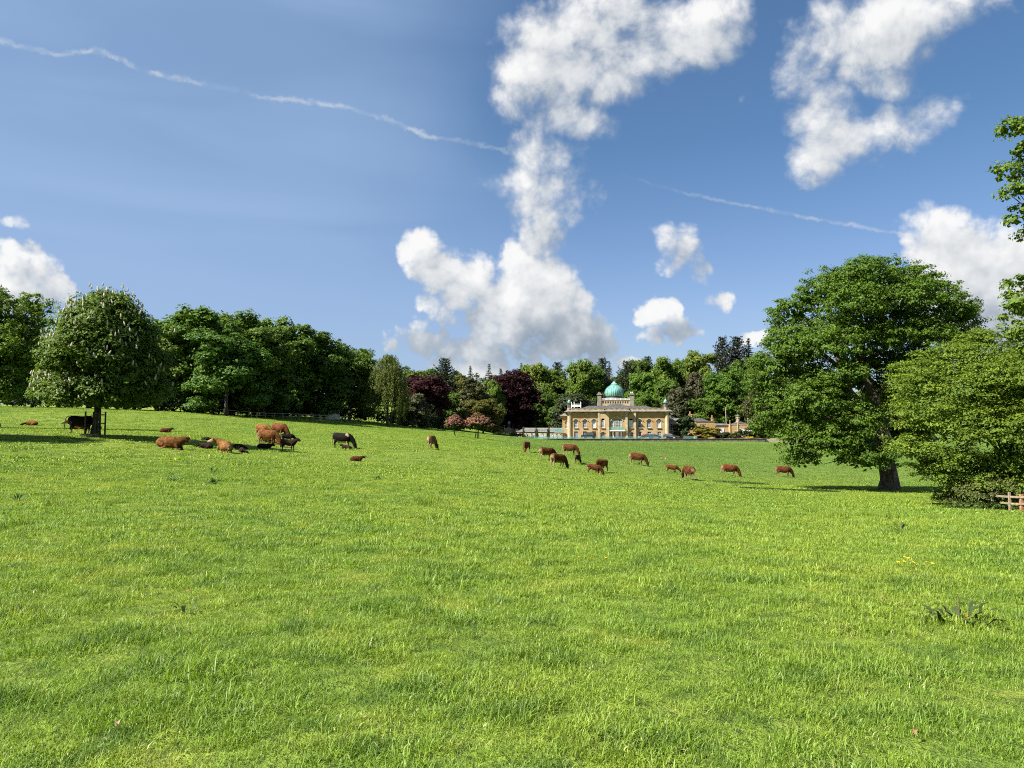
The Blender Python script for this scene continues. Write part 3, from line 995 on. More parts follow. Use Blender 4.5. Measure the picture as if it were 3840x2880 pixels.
GREEN, FRESH, LIME = (.074, .140, .022), (.096, .166, .026), (.112, .168, .030)
DEEP, OLIVE, YEW, BRONZE = (.078, .142, .024), (.098, .122, .026), (.030, .042, .014), (.060, .050, .020)
COPPER, BLUE = (.027, .0085, .0105), (.040, .062, .030)
WOOD_L = 'trees along the fence on the rise'
WOOD = 'trees of the wood behind the house'
ROWS = [
    # kind, name, label, category, px, top, half width, distance, colour, group
    (K_round[1], 'broadleaf_tree', 'broadleaf tree beyond the fence whose crown shows behind the flowering chestnut', 'tree', 585, 1225, 150, 150, FRESH, WOOD_L),
    (K_tall[0], 'broadleaf_tree', 'tallest broadleaf tree beyond the fence, with a spiky top', 'tree', 715, 1148, 165, 152, (.070, .140, .022), WOOD_L),
    (K_round[0], 'broadleaf_tree', 'sunlit rounded maple standing close behind the fence, paler than its neighbours', 'tree', 845, 1238, 160, 146, (.072, .150, .030), WOOD_L),
    (K_round[2], 'broadleaf_tree', 'dark domed tree just behind the sunlit maple', 'tree', 860, 1178, 150, 160, GREEN, WOOD_L),
    (K_tall[1], 'broadleaf_tree', 'dark green tree in the middle of the fence line', 'tree', 985, 1222, 125, 158, DEEP, WOOD_L),
    (K_tall[0], 'broadleaf_tree', 'narrow tree with a pale pointed top rising over the fence line', 'tree', 1065, 1192, 115, 176, (.080, .150, .020), WOOD_L),
    (K_layer[0], 'broadleaf_tree', 'beech with level layered sprays above the fence', 'tree', 1190, 1255, 150, 187, GREEN, WOOD_L),
    (K_layer[0], 'broadleaf_tree', 'lower layered beech at the end of the fence beside the weeping birch', 'tree', 1310, 1305, 115, 198, DEEP, WOOD_L),
    (K_round[1], 'broadleaf_tree', 'dark filler tree low between the layered beech and the fence', 'tree', 1075, 1300, 110, 180, DEEP, WOOD_L),
    (K_weep[0], 'weeping_birch', 'weeping birch with pale green hanging curtains next to the grey bush', 'tree', 1452, 1332, 78, 188, (.095, .130, .038), None),
    (K_grey[0], 'grey_shrub', 'large grey green rounded bush in front of the first copper beech', 'shrub', 1548, 1478, 62, 200, (.085, .105, .062), None),
    (K_copper[1], 'copper_beech', 'smaller two-headed copper beech behind the grey bush', 'tree', 1592, 1410, 92, 226, (.036, .0105, .0125), 'copper beeches'),
    (K_copper[0], 'copper_beech', 'broad domed dark copper beech behind the small pavilion', 'tree', 1917, 1386, 112, 294, COPPER, 'copper beeches'),
    (K_cedar[0], 'cedar_tree', 'dark flat-topped conifer rising behind the first copper beech', 'tree', 1667, 1342, 66, 280, (.026, .040, .018), None),
    (K_far[0], 'broadleaf_tree', 'yellow green tree between the weeping birch and the cedar', 'tree', 1560, 1388, 70, 290, (.080, .120, .024), WOOD),
    (K_far[1], 'broadleaf_tree', 'green tree at the skyline just beside the cedar', 'tree', 1625, 1385, 60, 305, GREEN, WOOD),
    (K_spruce[0], 'spruce_tree', 'open silhouetted spruce, first of the four beside the cedar', 'tree', 1763, 1374, 46, 300, BLUE, 'spruces between the copper beeches'),
    (K_spruce[1], 'spruce_tree', 'shortest of the four spruces between the copper beeches', 'tree', 1787, 1400, 44, 296, BLUE, 'spruces between the copper beeches'),
    (K_spruce[1], 'spruce_tree', 'tallest of the four spruces, standing alone against a white cloud', 'tree', 1833, 1366, 52, 300, (.045, .075, .032), 'spruces between the copper beeches'),
    (K_spruce[0], 'spruce_tree', 'spruce half hidden by the shoulder of the big copper beech', 'tree', 1878, 1383, 48, 312, BLUE, 'spruces between the copper beeches'),
    (K_far[2], 'broadleaf_tree', 'small yellow tree low at the skyline beside the first spruce', 'tree', 1722, 1405, 42, 290, (.110, .125, .026), WOOD),
    (K_far[3], 'broadleaf_tree', 'fresh green tree below the spruces', 'tree', 1845, 1425, 46, 280, FRESH, WOOD),
    (K_yew[1], 'yew_tree', 'bronze green yew between the two copper beeches', 'tree', 1780, 1418, 70, 262, (.062, .066, .020), None),
    (K_layer[0], 'broadleaf_tree', 'olive spreading tree at the foot of the big copper beech', 'tree', 1812, 1495, 72, 235, (.088, .094, .022), WOOD),
    (K_round[1], 'broadleaf_tree', 'dark tree in the gap beside the first copper beech', 'tree', 1700, 1470, 60, 262, DEEP, WOOD),
    (K_far[0], 'broadleaf_tree', 'pale yellow green tree beside the big copper beech', 'tree', 2015, 1366, 74, 320, LIME, WOOD),
    (K_spruce[0], 'spruce_tree', 'tip of a spruce peeping over the big copper beech', 'tree', 1955, 1362, 40, 330, BLUE, None),
    (K_far[1], 'broadleaf_tree', 'second pale tree behind the gap between copper beech and house', 'tree', 2075, 1385, 62, 335, (.090, .145, .028), WOOD),
    (K_cedar[1], 'pine_tree', 'dark pine crown low at the skyline above the house corner', 'tree', 2092, 1358, 42, 340, (.028, .044, .020), None),
    (K_far[2], 'broadleaf_tree', 'tallest bright green tree above the roof rail end of the house', 'tree', 2172, 1350, 62, 318, FRESH, WOOD),
    (K_far[3], 'broadleaf_tree', 'green tree in the hollow beside the tall conifer behind the dome', 'tree', 2230, 1370, 55, 325, GREEN, WOOD),
    (K_cedar[1], 'pine_tree', 'dark pointed conifer behind the house just beside the dome', 'tree', 2261, 1343, 42, 335, (.024, .038, .018), None),
    (K_spruce[1], 'spruce_tree', 'narrow dark conifer right beside the gap of sky at the dome finial', 'tree', 2288, 1356, 34, 330, (.032, .044, .020), None),
    (K_cedar[0], 'pine_tree', 'open pine on the other side of the sky gap at the dome finial', 'tree', 2352, 1352, 46, 330, (.040, .058, .024), None),
    (K_yew[1], 'yew_tree', 'brown tinged yew directly behind the dome', 'tree', 2310, 1438, 42, 290, (.060, .046, .020), None),
    (K_far[0], 'broadleaf_tree', 'olive green tree on the skyline over the dome shoulder', 'tree', 2405, 1348, 55, 335, (.070, .120, .024), WOOD),
    (K_cedar[1], 'pine_tree', 'dark pine tip over the round green trees behind the house', 'tree', 2432, 1336, 34, 345, (.026, .040, .020), None),
    (K_far[1], 'broadleaf_tree', 'bright green rounded sycamore behind the dome and chimney', 'tree', 2415, 1395, 70, 285, (.082, .165, .022), WOOD),
    (K_far[2], 'broadleaf_tree', 'rounded green tree on the skyline over the corner turret with a finial', 'tree', 2490, 1340, 62, 325, FRESH, WOOD),
    (K_far[3], 'broadleaf_tree', 'fresh green tree low behind the corner turret of the house', 'tree', 2500, 1425, 58, 278, (.078, .150, .024), WOOD),
    (K_far[0], 'broadleaf_tree', 'round headed tree at the skyline behind the service wing', 'tree', 2560, 1345, 60, 330, GREEN, WOOD),
    (K_tall[1], 'broadleaf_tree', 'tall yellow green beech at the skyline below the three dark conifers', 'tree', 2630, 1312, 62, 325, LIME, WOOD),
    (K_cedar[0], 'pine_tree', 'first of three dark conifers above the beech on the skyline', 'tree', 2716, 1262, 56, 335, (.026, .032, .016), 'dark conifers on the skyline'),
    (K_cedar[1], 'pine_tree', 'middle one of three dark conifers on the skyline', 'tree', 2770, 1262, 54, 338, (.030, .034, .017), 'dark conifers on the skyline'),
    (K_spruce[0], 'pine_tree', 'thin-crowned conifer of the three, next to the great oak', 'tree', 2814, 1270, 62, 340, (.036, .034, .019), 'dark conifers on the skyline'),
    (K_yew[0], 'yew_tree', 'dark brown green yew below the beech behind the service wing', 'tree', 2615, 1400, 70, 275, (.046, .042, .018), None),
    (K_round[0], 'sycamore_tree', 'bright green sycamore behind the flagpole', 'tree', 2720, 1384, 82, 268, (.070, .150, .020), WOOD),
    (K_round[2], 'broadleaf_tree', 'fresh tree at the skyline half behind the oak', 'tree', 2830, 1335, 75, 300, (.075, .140, .022), WOOD),
    (K_grey[0], 'ivy_clad_tree', 'dull green ivy covered tree beside the oak above the walled yard', 'tree', 2840, 1440, 48, 250, (.060, .072, .030), None),
    (K_yew[0], 'yew_tree', 'broad dark yew behind the corner of the house', 'tree', 2150, 1478, 92, 268, YEW, None),
    (K_round[1], 'broadleaf_tree', 'dark tree deep in shade between copper beech and yew', 'tree', 2050, 1470, 60, 292, DEEP, WOOD),
    (K_yew[1], 'yew_tree', 'dark conifer hedge mass behind the house roof beside the chimney', 'tree', 2250, 1500, 60, 272, (.034, .050, .018), None),
    (K_round[0], 'broadleaf_tree', 'green tree filling the space behind the chimney of the house', 'tree', 2430, 1480, 58, 272, GREEN, WOOD),
    (K_yew[0], 'yew_tree', 'wide dark cedar-like yew behind the turret and service wing', 'tree', 2550, 1455, 80, 268, (.040, .044, .016), None),
    (K_round[2], 'broadleaf_tree', 'dark understorey tree behind the service wing chimneys', 'tree', 2640, 1490, 70, 266, DEEP, WOOD),
    (K_round[1], 'broadleaf_tree', 'dark understorey tree behind the garden pavilion with cupola', 'tree', 2780, 1480, 74, 266, DEEP, WOOD),
    (K_round[0], 'broadleaf_tree', 'tree behind the great oak near the walled yard', 'tree', 2960, 1400, 100, 240, GREEN, WOOD),
    (K_round[2], 'broadleaf_tree', 'tree seen through gaps under the oak crown', 'tree', 3120, 1430, 110, 230, FRESH, WOOD),
    (K_round[1], 'broadleaf_tree', 'tree glimpsed between the oak trunk and the olive hornbeam', 'tree', 3320, 1450, 120, 220, (.090, .130, .024), WOOD),
    (K_yew[1], 'dark_shrub', 'dark shrubbery between the weeping birch and the grey bush', 'shrub', 1505, 1530, 40, 214, DEEP, None),
    (K_round[0], 'broadleaf_tree', 'tall broadleaf tree at the picture edge beyond the lying calf', 'tree', 120, 1250, 160, 150, GREEN, WOOD_L),
    (K_round[2], 'broadleaf_tree', 'dark tree behind the trunk of the flowering chestnut', 'tree', 330, 1260, 150, 158, DEEP, WOOD_L),
    (K_round[1], 'broadleaf_tree', 'dark tree low behind the flowering chestnut, next to the fence start', 'tree', 500, 1270, 120, 154, GREEN, WOOD_L),
]
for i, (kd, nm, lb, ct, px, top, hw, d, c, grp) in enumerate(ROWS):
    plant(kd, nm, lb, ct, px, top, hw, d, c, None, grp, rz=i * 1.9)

# ---- thickets that close the view under and behind the trees
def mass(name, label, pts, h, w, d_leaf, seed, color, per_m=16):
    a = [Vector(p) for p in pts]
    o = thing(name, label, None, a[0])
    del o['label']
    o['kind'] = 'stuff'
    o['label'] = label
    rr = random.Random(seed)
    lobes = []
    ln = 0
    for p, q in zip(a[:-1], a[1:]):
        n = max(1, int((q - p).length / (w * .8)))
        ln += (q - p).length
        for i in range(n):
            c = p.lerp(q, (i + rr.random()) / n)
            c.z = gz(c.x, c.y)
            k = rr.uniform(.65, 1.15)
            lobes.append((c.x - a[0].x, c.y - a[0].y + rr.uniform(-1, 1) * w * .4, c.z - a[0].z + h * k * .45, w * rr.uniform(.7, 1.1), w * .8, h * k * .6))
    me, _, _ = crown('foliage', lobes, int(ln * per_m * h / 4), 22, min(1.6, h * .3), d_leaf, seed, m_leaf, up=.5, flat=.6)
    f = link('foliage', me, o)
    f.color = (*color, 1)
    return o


def gp(px, d):
    p = at(px, HORIZON, d)
    return (p.x, d, gz(p.x, d))


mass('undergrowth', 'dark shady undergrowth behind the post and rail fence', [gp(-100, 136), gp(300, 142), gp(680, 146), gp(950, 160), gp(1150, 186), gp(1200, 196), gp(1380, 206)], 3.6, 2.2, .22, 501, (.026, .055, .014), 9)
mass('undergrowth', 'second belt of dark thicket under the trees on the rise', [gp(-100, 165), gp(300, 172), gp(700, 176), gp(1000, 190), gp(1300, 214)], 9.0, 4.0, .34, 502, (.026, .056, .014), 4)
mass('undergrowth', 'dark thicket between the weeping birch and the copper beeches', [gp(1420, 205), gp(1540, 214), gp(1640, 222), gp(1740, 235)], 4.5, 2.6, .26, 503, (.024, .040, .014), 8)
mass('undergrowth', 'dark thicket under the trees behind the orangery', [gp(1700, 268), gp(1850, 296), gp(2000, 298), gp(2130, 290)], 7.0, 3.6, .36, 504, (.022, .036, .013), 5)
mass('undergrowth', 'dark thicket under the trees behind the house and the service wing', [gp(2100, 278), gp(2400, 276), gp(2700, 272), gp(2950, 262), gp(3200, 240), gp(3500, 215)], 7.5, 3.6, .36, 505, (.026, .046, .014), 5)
mass('far_wood', 'mass of woodland closing the hill behind the skyline trees', [gp(1350, 330), gp(1600, 345), gp(1900, 352), gp(2200, 352), gp(2500, 352), gp(2800, 345), gp(3100, 320)], 15, 6.0, .62, 506, (.050, .092, .018), 2.6)
mass('far_wood', 'lower slope of woodland between the house and the skyline', [gp(1750, 312), gp(2000, 318), gp(2250, 318), gp(2500, 316), gp(2750, 310), gp(3050, 290)], 13, 5.5, .58, 507, (.050, .096, .018), 2.6)

# ---- flowering chestnut on the bank, with its white candles
S = 58 / F


def lobes_from(rows, cx, cy, d, base_z, seed, depth=1.0):
    """Lobes given as photograph pixels (x, y, half width, half height[, depth offset m]) -> metres round a trunk at (cx, cy)."""
    r = random.Random(seed)
    s = d / F
    out = []
    for row in rows:
        x, y, rx, ry = row[:4]
        dy = row[4] if len(row) > 4 else r.uniform(-1, 1) * rx * s * .5
        z = at(x, y, d).z - base_z
        out.append(((x - cx) * s, dy, z, rx * s, rx * s * depth, ry * s))
    return out


g = on_ground(356, 1634, 58)
ch = thing('horse_chestnut', 'domed horse chestnut covered with white flower candles, cattle resting in its shade', 'tree', g)
lo = lobes_from([(385, 1330, 205, 200, 0), (385, 1190, 120, 90, 0), (275, 1255, 85, 90), (495, 1255, 90, 90), (222, 1370, 72, 90), (550, 1370, 76, 95), (385, 1440, 225, 100, 0), (210, 1470, 66, 60),
                 (572, 1460, 68, 66), (300, 1490, 110, 62, -2.6), (470, 1490, 110, 62, -2.4), (385, 1350, 120, 130, -3.2), (300, 1360, 90, 100, -2.6), (470, 1360, 90, 100, -2.6), (385, 1480, 150, 65, 3), (330, 1180, 80, 70, -1),
                 (440, 1170, 80, 70, -.6), (385, 1130, 70, 42, 0), (385, 1250, 110, 90, -2.2), (240, 1430, 70, 80, -1.5), (540, 1430, 70, 80, -1.5)], 356, 1634, g.y, g.z, 5)
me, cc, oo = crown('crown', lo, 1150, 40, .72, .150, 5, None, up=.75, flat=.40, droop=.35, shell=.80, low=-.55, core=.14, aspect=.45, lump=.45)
link('crown', me, ch).color = (.080, .142, .020, 1)
link('trunk', limb_mesh('trunk', (0, 0, -.4), (.3, 0, 6.5), .36, lo, 5), ch).color = (.55, .55, .55, 1)
mb = MB()
for k, (rr_, z0, z1) in enumerate([(.075, 0, .10), (.085, .06, .17), (.070, .13, .24), (.045, .20, .31)]):
    mb.lathe([(rr_ * .3, z0), (rr_, z0 + .04), (rr_ * .15, z1)], 6)
m_candle = plain('chestnut_flower', (.44, .40, .29), .7, var=.12)
candle = mb.mesh('flower_spike', m_candle)
r = np.random.default_rng(3)
top_ok = (oo[:, 2] > -.35) & (oo[:, 2] < .93) & (oo[:, 1] < .35)
for c_, o_ in list(zip(cc[top_ok], oo[top_ok]))[:290]:
    p = c_ + o_ * (.50 if o_[1] < -.25 else .36) + np.array([0, 0, .02])
    link('flower_spike', candle, ch, p, (r.normal() * .12 + o_[1] * -.35, o_[0] * .35 + r.normal() * .1, r.random() * 6), (.85 + .4 * r.random()) * np.array([1, 1, 1.15]))

ch.scale = (.93, .93, 1.0)
g2 = on_ground(-560, 1640, 56)
off = copy_tree(ch)
off.location = g2
off.rotation_euler.z = 1.2
tag(off, 'chestnut standing past the picture edge whose shade crosses the bank', 'tree')
for c_ in list(off.children):
    if c_.name.startswith('flower_spike'):
        bpy.data.objects.remove(c_)


# ---- tree at the edge behind the chestnut
g = on_ground(-40, 1606, 74)
tr = thing('horse_chestnut', 'large bright green chestnut cut off by the picture edge beside the flowering one', 'tree', g)
lo = lobes_from([(-60, 1350, 200, 190, 0), (-40, 1200, 150, 110, 0), (95, 1150, 62, 55), (60, 1250, 80, 80), (80, 1350, 90, 90), (70, 1450, 90, 80), (20, 1480, 110, 60, -2.5), (-150, 1300, 140, 150), (40, 1330, 110, 110, -3),
                 (-60, 1130, 90, 60, 0), (110, 1195, 50, 40), (-130, 1470, 140, 70)], -40, 1606, g.y, g.z, 6)
me, cc, oo = crown('crown', lo, 760, 40, .75, .15, 6, None, up=.7, flat=.4, droop=.3, shell=.75, core=.14, aspect=.5)
link('crown', me, tr).color = (.092, .165, .020, 1)
link('trunk', limb_mesh('trunk', (0, 0, -.4), (0, 0, 8), .42, lo, 6), tr).color = (.6, .6, .6, 1)
for c_, o_ in list(zip(cc, oo))[:40]:
    if o_[2] > 0 and o_[1] < .4:
        link('flower_spike', candle, tr, c_ + o_ * .5, (0, 0, 0), 1.2)

# ---- the great oak
g = on_ground(3335, 1838, 74)
ok = thing('oak_tree', 'great spreading oak with a thick pale footed trunk beside the grazing cattle', 'tree', g)
OAK = [(3270, 1085, 175, 110), (3110, 1110, 105, 95), (3420, 1095, 130, 95), (3010, 1180, 95, 80), (3540, 1175, 105, 90), (3640, 1190, 62, 60), (3000, 1260, 90, 75), (3120, 1260, 120, 90), (3300, 1220, 150, 90), (3450, 1240, 130, 90),
       (3600, 1270, 80, 60), (2930, 1370, 90, 80), (3050, 1380, 110, 85, 2), (2880, 1450, 60, 70), (2920, 1530, 85, 90), (3030, 1520, 110, 100, -3), (2960, 1640, 80, 70, -2), (3070, 1660, 100, 80, -3), (3180, 1600, 80, 100, -4),
       (3200, 1720, 100, 55, -3), (3330, 1350, 130, 70, 3), (3480, 1350, 110, 80, 2), (3060, 1570, 120, 120, 3), (3420, 1480, 120, 110, 3), (3250, 1660, 90, 80, 4), (3350, 1700, 90, 60, 5), (3160, 1460, 70, 70, 3),
       (2990, 1720, 70, 45, -1), (3200, 1080, 120, 85, -4), (3350, 1150, 120, 80, -5), (3150, 1180, 120, 80, -5), (3250, 1300, 100, 60, -5), (3080, 1320, 90, 70, -5), (3380, 1280, 90, 60, -5), (3560, 1330, 70, 50, -3),
       (3120, 1420, 60, 50, -5), (3300, 1420, 60, 50, 4), (3075, 1450, 110, 80, -1), (3410, 1410, 110, 80, -2), (2945, 1300, 75, 60, 0), (3010, 1320, 90, 70, -2), (3480, 1450, 100, 80, 0), (3120, 1520, 90, 80, 1), (2890, 1600, 60, 60, 1)]
lo = lobes_from(OAK, 3335, 1838, g.y, g.z, 9)
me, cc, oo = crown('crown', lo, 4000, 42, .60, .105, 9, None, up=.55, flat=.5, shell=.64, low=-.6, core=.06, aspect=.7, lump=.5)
link('crown', me, ok).color = (.072, .140, .018, 1)


def opt(px, py, dy=0.0):
    p = at(px, py, g.y + dy)
    return (p.x - g.x, dy, p.z - g.z)


mb = MB()
mb.tube([(0, 0, -.5), (0, 0, .25), (.05, 0, 1.1), opt(3322, 1720), opt(3318, 1650), opt(3290, 1585)], [1.25, 1.02, .82, .74, .72, .66], 14)
for pts, r0 in [([opt(3290, 1585), opt(3240, 1530, -.8), opt(3185, 1470, -1.2), opt(3160, 1390, -.6), opt(3120, 1290, .2), opt(3110, 1190, .6), opt(3080, 1110, .6)], .50),
                ([opt(3290, 1585), opt(3285, 1500, .6), opt(3255, 1440, 1), opt(3225, 1370, 1.2), opt(3240, 1260, 1), opt(3290, 1160, .5), opt(3300, 1050, 0)], .50),
                ([opt(3300, 1610), opt(3370, 1500, 1), opt(3430, 1400, 1.4), opt(3480, 1290, 1), opt(3560, 1200, .4), opt(3640, 1180, 0)], .42),
                ([opt(3185, 1470, -1.2), opt(3110, 1430, .4), opt(3020, 1410, 1.0), opt(2940, 1390, 1.2), opt(2890, 1440, 1.0)], .28),
                ([opt(3240, 1530, -.8), opt(3140, 1560, -.4), opt(3040, 1580, .2), opt(2960, 1620, .4)], .26),
                ([opt(3160, 1390, -.6), opt(3080, 1320, .4), opt(3020, 1240, .8), opt(2990, 1190, .8)], .22),
                ([opt(3225, 1370, 1.2), opt(3330, 1300, .5), opt(3420, 1210, .6), opt(3470, 1110, .4)], .24),
                ([opt(3285, 1500, .6), opt(3330, 1420, 1.4), opt(3370, 1340, 2), opt(3420, 1290, 2)], .22),
                ([opt(3310, 1640), opt(3250, 1690, -.6), opt(3170, 1720, -1.0), opt(3090, 1740, -1.2)], .16)]:
    mb.tube(pts, [r0 * (1 - .86 * i / (len(pts) - 1)) for i in range(len(pts))], 8)
rr = random.Random(2)
for l in lo:
    a = Vector(l[:3])
    for _ in range(3):
        q = a + Vector((rr.uniform(-1, 1) * l[3], rr.uniform(-1, 1) * l[4], rr.uniform(-.3, .9) * l[5]))
        mb.tube([a + Vector((rr.uniform(-.5, .5), 0, -.5)), a.lerp(q, .5) + Vector((0, 0, .2)), q], [.09, .06, .02], 5)
link('trunk', mb.mesh('trunk', m_bark, True), ok).color = (1.25, 1.2, 1.15, 1)

# ---- olive hornbeam in front of the oak
g = on_ground(3790, 1895, 57)
hb = thing('hornbeam_tree', 'broad olive green hornbeam with level sprays, growing over the wooden fence', 'tree', g)
lo = lobes_from([(3640, 1500, 250, 190, 0), (3720, 1350, 170, 100, 0), (3560, 1330, 70, 50), (3480, 1400, 110, 70), (3420, 1460, 90, 70, -2), (3380, 1560, 75, 80, -3), (3360, 1680, 85, 60, -3), (3470, 1600, 120, 100, -4), (3500, 1730, 120, 70, -3),
                 (3640, 1760, 130, 70, -3), (3800, 1480, 200, 200, 0), (3620, 1620, 120, 110, -5), (3750, 1600, 120, 120, -5), (3640, 1440, 120, 90, -5), (3760, 1440, 100, 100, -5), (3850, 1700, 150, 110, -3), (3900, 1400, 120, 140), (3720, 1800, 120, 40, -3),
                 (3560, 1480, 100, 80, -4), (3590, 1800, 140, 42, -3.4), (3770, 1810, 120, 48, -3.6), (3480, 1770, 90, 34, -2.5), (3700, 1270, 70, 45, 0), (3440, 1740, 70, 40, -2)], 3790, 1895, g.y, g.z, 12)
me, cc, oo = crown('crown', lo, 2100, 44, .80, .088, 12, None, up=1.0, flat=.20, droop=.30, shell=.72, low=-.7, core=.10, aspect=.55, lump=.25)
link('crown', me, hb).color = (.110, .180, .024, 1)
link('trunk', limb_mesh('trunk', (0, 0, -.4), (-.3, 0, 9.5), .34, lo, 12), hb).color = (.8, .8, .8, 1)

# ---- maple sapling in front of the hornbeam
g = on_ground(3770, 1905, 52)
sp = thing('maple_sapling', 'small bright green maple sapling in front of the olive hornbeam', 'tree', g)
lo = lobes_from([(3770, 1745, 70, 38, 0), (3720, 1765, 45, 25), (3820, 1760, 45, 28), (3775, 1710, 45, 25)], 3770, 1905, g.y, g.z, 14)
me, _, _ = crown('crown', lo, 120, 30, .34, .10, 14, None, up=.8, flat=.4)
link('crown', me, sp).color = (.062, .165, .020, 1)
link('trunk', limb_mesh('trunk', (0, 0, -.3), (0, 0, 2.8), .07, lo, 14), sp).color = (.8, .8, .8, 1)

# ---- yew with drooping sprays over the fence
g = on_ground(3640, 1905, 55)
yw = thing('yew_shrub', 'low spreading yew hanging over the wooden fence below the hornbeam', 'shrub', g)
lo = lobes_from([(3620, 1830, 60, 25), (3700, 1820, 90, 30), (3800, 1820, 90, 34), (3660, 1850, 80, 25), (3740, 1870, 150, 40, 2.5), (3640, 1885, 60, 24, 1)], 3640, 1905, g.y, g.z, 15)
me, _, _ = crown('crown', lo, 330, 34, .45, .085, 15, m_needle, up=.7, flat=.3, droop=.5, aspect=.35)
link('crown', me, yw).color = (.088, .110, .028, 1)
link('trunk', limb_mesh('trunk', (0, 0, -.3), (1, 0, 1.4), .12, lo, 15), yw)

# ---- tall tree standing beyond the picture's edge, two boughs reaching in
p = at(4230, HORIZON, 44)
g = Vector((p.x, p.y, gz(p.x, p.y)))
tt = thing('maple_tree', 'tall maple cut off by the picture edge, its leafy boughs reaching in against the sky', 'tree', g)
lo = lobes_from([(3875, 480, 75, 55), (3905, 560, 60, 40), (3850, 640, 62, 48), (3880, 720, 75, 55), (3895, 800, 65, 48), (3920, 870, 50, 40), (3870, 1075, 75, 55), (3850, 1150, 95, 65), (3870, 1240, 100, 70), (3905, 1330, 95, 70),
                 (4020, 600, 130, 160), (4060, 850, 170, 170), (4060, 1150, 180, 170), (4200, 700, 180, 240), (4250, 1000, 220, 260), (4180, 1300, 230, 160), (4350, 800, 190, 230), (4200, 470, 130, 110), (4000, 1020, 90, 80)], 4230, 1641, g.y, 1.6, 17)
lo = [(x, y, z + 1.6 - g.z, a, c_, e) for x, y, z, a, c_, e in lo]
me, _, _ = crown('crown', lo, 1150, 36, .50, .105, 17, None, up=.7, flat=.42, shell=.55, core=.06, aspect=.72, droop=.3)
link('crown', me, tt).color = (.092, .160, .022, 1)
link('trunk', limb_mesh('trunk', (0, 0, -.5), (0, 0, 17), .4, lo, 17), tt)

# ---- two pink hawthorns on the lawn
for i, (px, py, top, hw, lab) in enumerate([(1706, 1637, 1556, 40, 'smaller pink hawthorn with a leaning stem, beside the larger one'), (1792, 1645, 1551, 58, 'larger pink flowering hawthorn with two stems, next to the pavilion')]):
    g = on_ground(px, py, 152)
    h = thing('hawthorn_tree', lab, 'tree', g, group='pink hawthorns')
    s = g.y / F
    H, W = (py - top) * s, hw * s
    rows = [(0, 0, H * .62, W * .8, W * .8, H * .25), (-W * .5, 0, H * .5, W * .42, W * .4, H * .2), (W * .5, 0, H * .48, W * .45, W * .4, H * .2), (0, -W * .4, H * .55, W * .5, W * .4, H * .22), (0, 0, H * .82, W * .45, W * .4, H * .17)]
    me, _, _ = crown('crown', rows, 150, 24, .38, .125, 30 + i, None, up=.4, low=-.9, core=.3)
    link('crown', me, h).color = (.055, .085, .020, 1)
    me, _, _ = crown('blossom', [(x, y, z + .1, a * 1.05, c_ * 1.05, e * 1.05) for x, y, z, a, c_, e in rows], 200, 22, .34, .105, 40 + i, m_blossom, up=.8, low=-.2, shell=.9, core=0.0, flat=.3, droop=.3)
    bl = link('blossom', me, h)
    bl['kind'] = 'stuff'
    bl.color = ((.25, .095, .085, 1), (.26, .125, .085, 1))[i]
    mb = MB()
    if i:
        mb.tube([(0, 0, -.2), (.05, 0, H * .3), (.2, 0, H * .7)], [.16, .13, .06], 7)
        mb.tube([(-.6, .1, -.2), (-.4, 0, H * .2), (-.3, 0, H * .5)], [.1, .09, .04], 6)
    else:
        mb.tube([(.1, 0, -.2), (-.2, 0, H * .25), (-.5, 0, H * .6)], [.13, .11, .05], 7)
    mb.build('trunk', m_bark, h)

# ---- shrubs along the terrace beyond the house
SHRUBS = [(K_bush[0], 'dark_shrub', 'dark green small tree against the service wing beside the parked car', 2566, 1558, 40, 229, (.032, .062, .022)),
          (K_bush[1], 'yellow_shrub', 'wide yellow green bush in front of the service wing window', 2652, 1596, 54, 227, (.140, .140, .022)),
          (K_bush[0], 'dark_shrub', 'low dark shrub next to the yellow green bush', 2728, 1620, 30, 226, (.050, .070, .024)),
          (K_bush[1], 'flowering_shrub', 'dark shrub with white flowers below the pavilion cupola', 2790, 1602, 36, 229, (.045, .070, .030)),
          (K_bush[0], 'olive_shrub', 'dull olive bush at the end of the shrub border by the oak', 2840, 1598, 40, 231, (.070, .080, .028)),
          (K_bush[1], 'brown_shrub', 'low russet brown shrub at the lawn edge of the border', 2768, 1638, 30, 224.5, (.120, .070, .028)),
          (K_bush[0], 'brown_shrub', 'small russet shrub just past the yellow flowers', 2832, 1640, 18, 224.5, (.115, .075, .040)),
          (K_bush[1], 'green_shrub', 'small shrub in the corner between car and house wing', 2536, 1630, 12, 228, (.080, .120, .030)),
          (K_bush[0], 'green_shrub', 'dark low hedge shrub behind the turquoise glass panel', 2700, 1632, 26, 226, (.050, .075, .020))]
for i, (kd, nm, lb, px, top, hw, d, c) in enumerate(SHRUBS):
    p = at(px, HORIZON, d)
    root = thing(nm, lb, 'shrub', (p.x, p.y, 1.2), i * 2.0)
    h, w = at(px, top, d).z - 1.2, hw / F * d
    root.scale = (w / kd.W, w / kd.W, h / kd.H)
    link('crown', kd.crown, root).color = (*c, 1)
    link('trunk', kd.trunk, root).color = (1, 1, 1, 1)
    if nm == 'flowering_shrub':
        me, _, _ = crown('blossom', [(0, 0, 3.0, 2.2, 2.2, 1.0)], 50, 8, .3, .13, 77, m_blossom, low=.1)
        bl = link('blossom', me, root)
        bl.color = (.62, .58, .50, 1)
        bl['kind'] = 'stuff'
p = at(2812, HORIZON, 224.3)
yf = thing('yellow_flowers', 'bright yellow flowering clump at the lawn edge of the border', 'plant', (p.x, p.y, 1.2))
me, _, _ = crown('blossom', [(-.4, 0, .35, .6, .5, .35), (.4, 0, .35, .6, .5, .32)], 60, 20, .22, .07, 78, m_blossom, low=0)
bl = link('blossom', me, yf)
bl.color = (.62, .44, .02, 1)
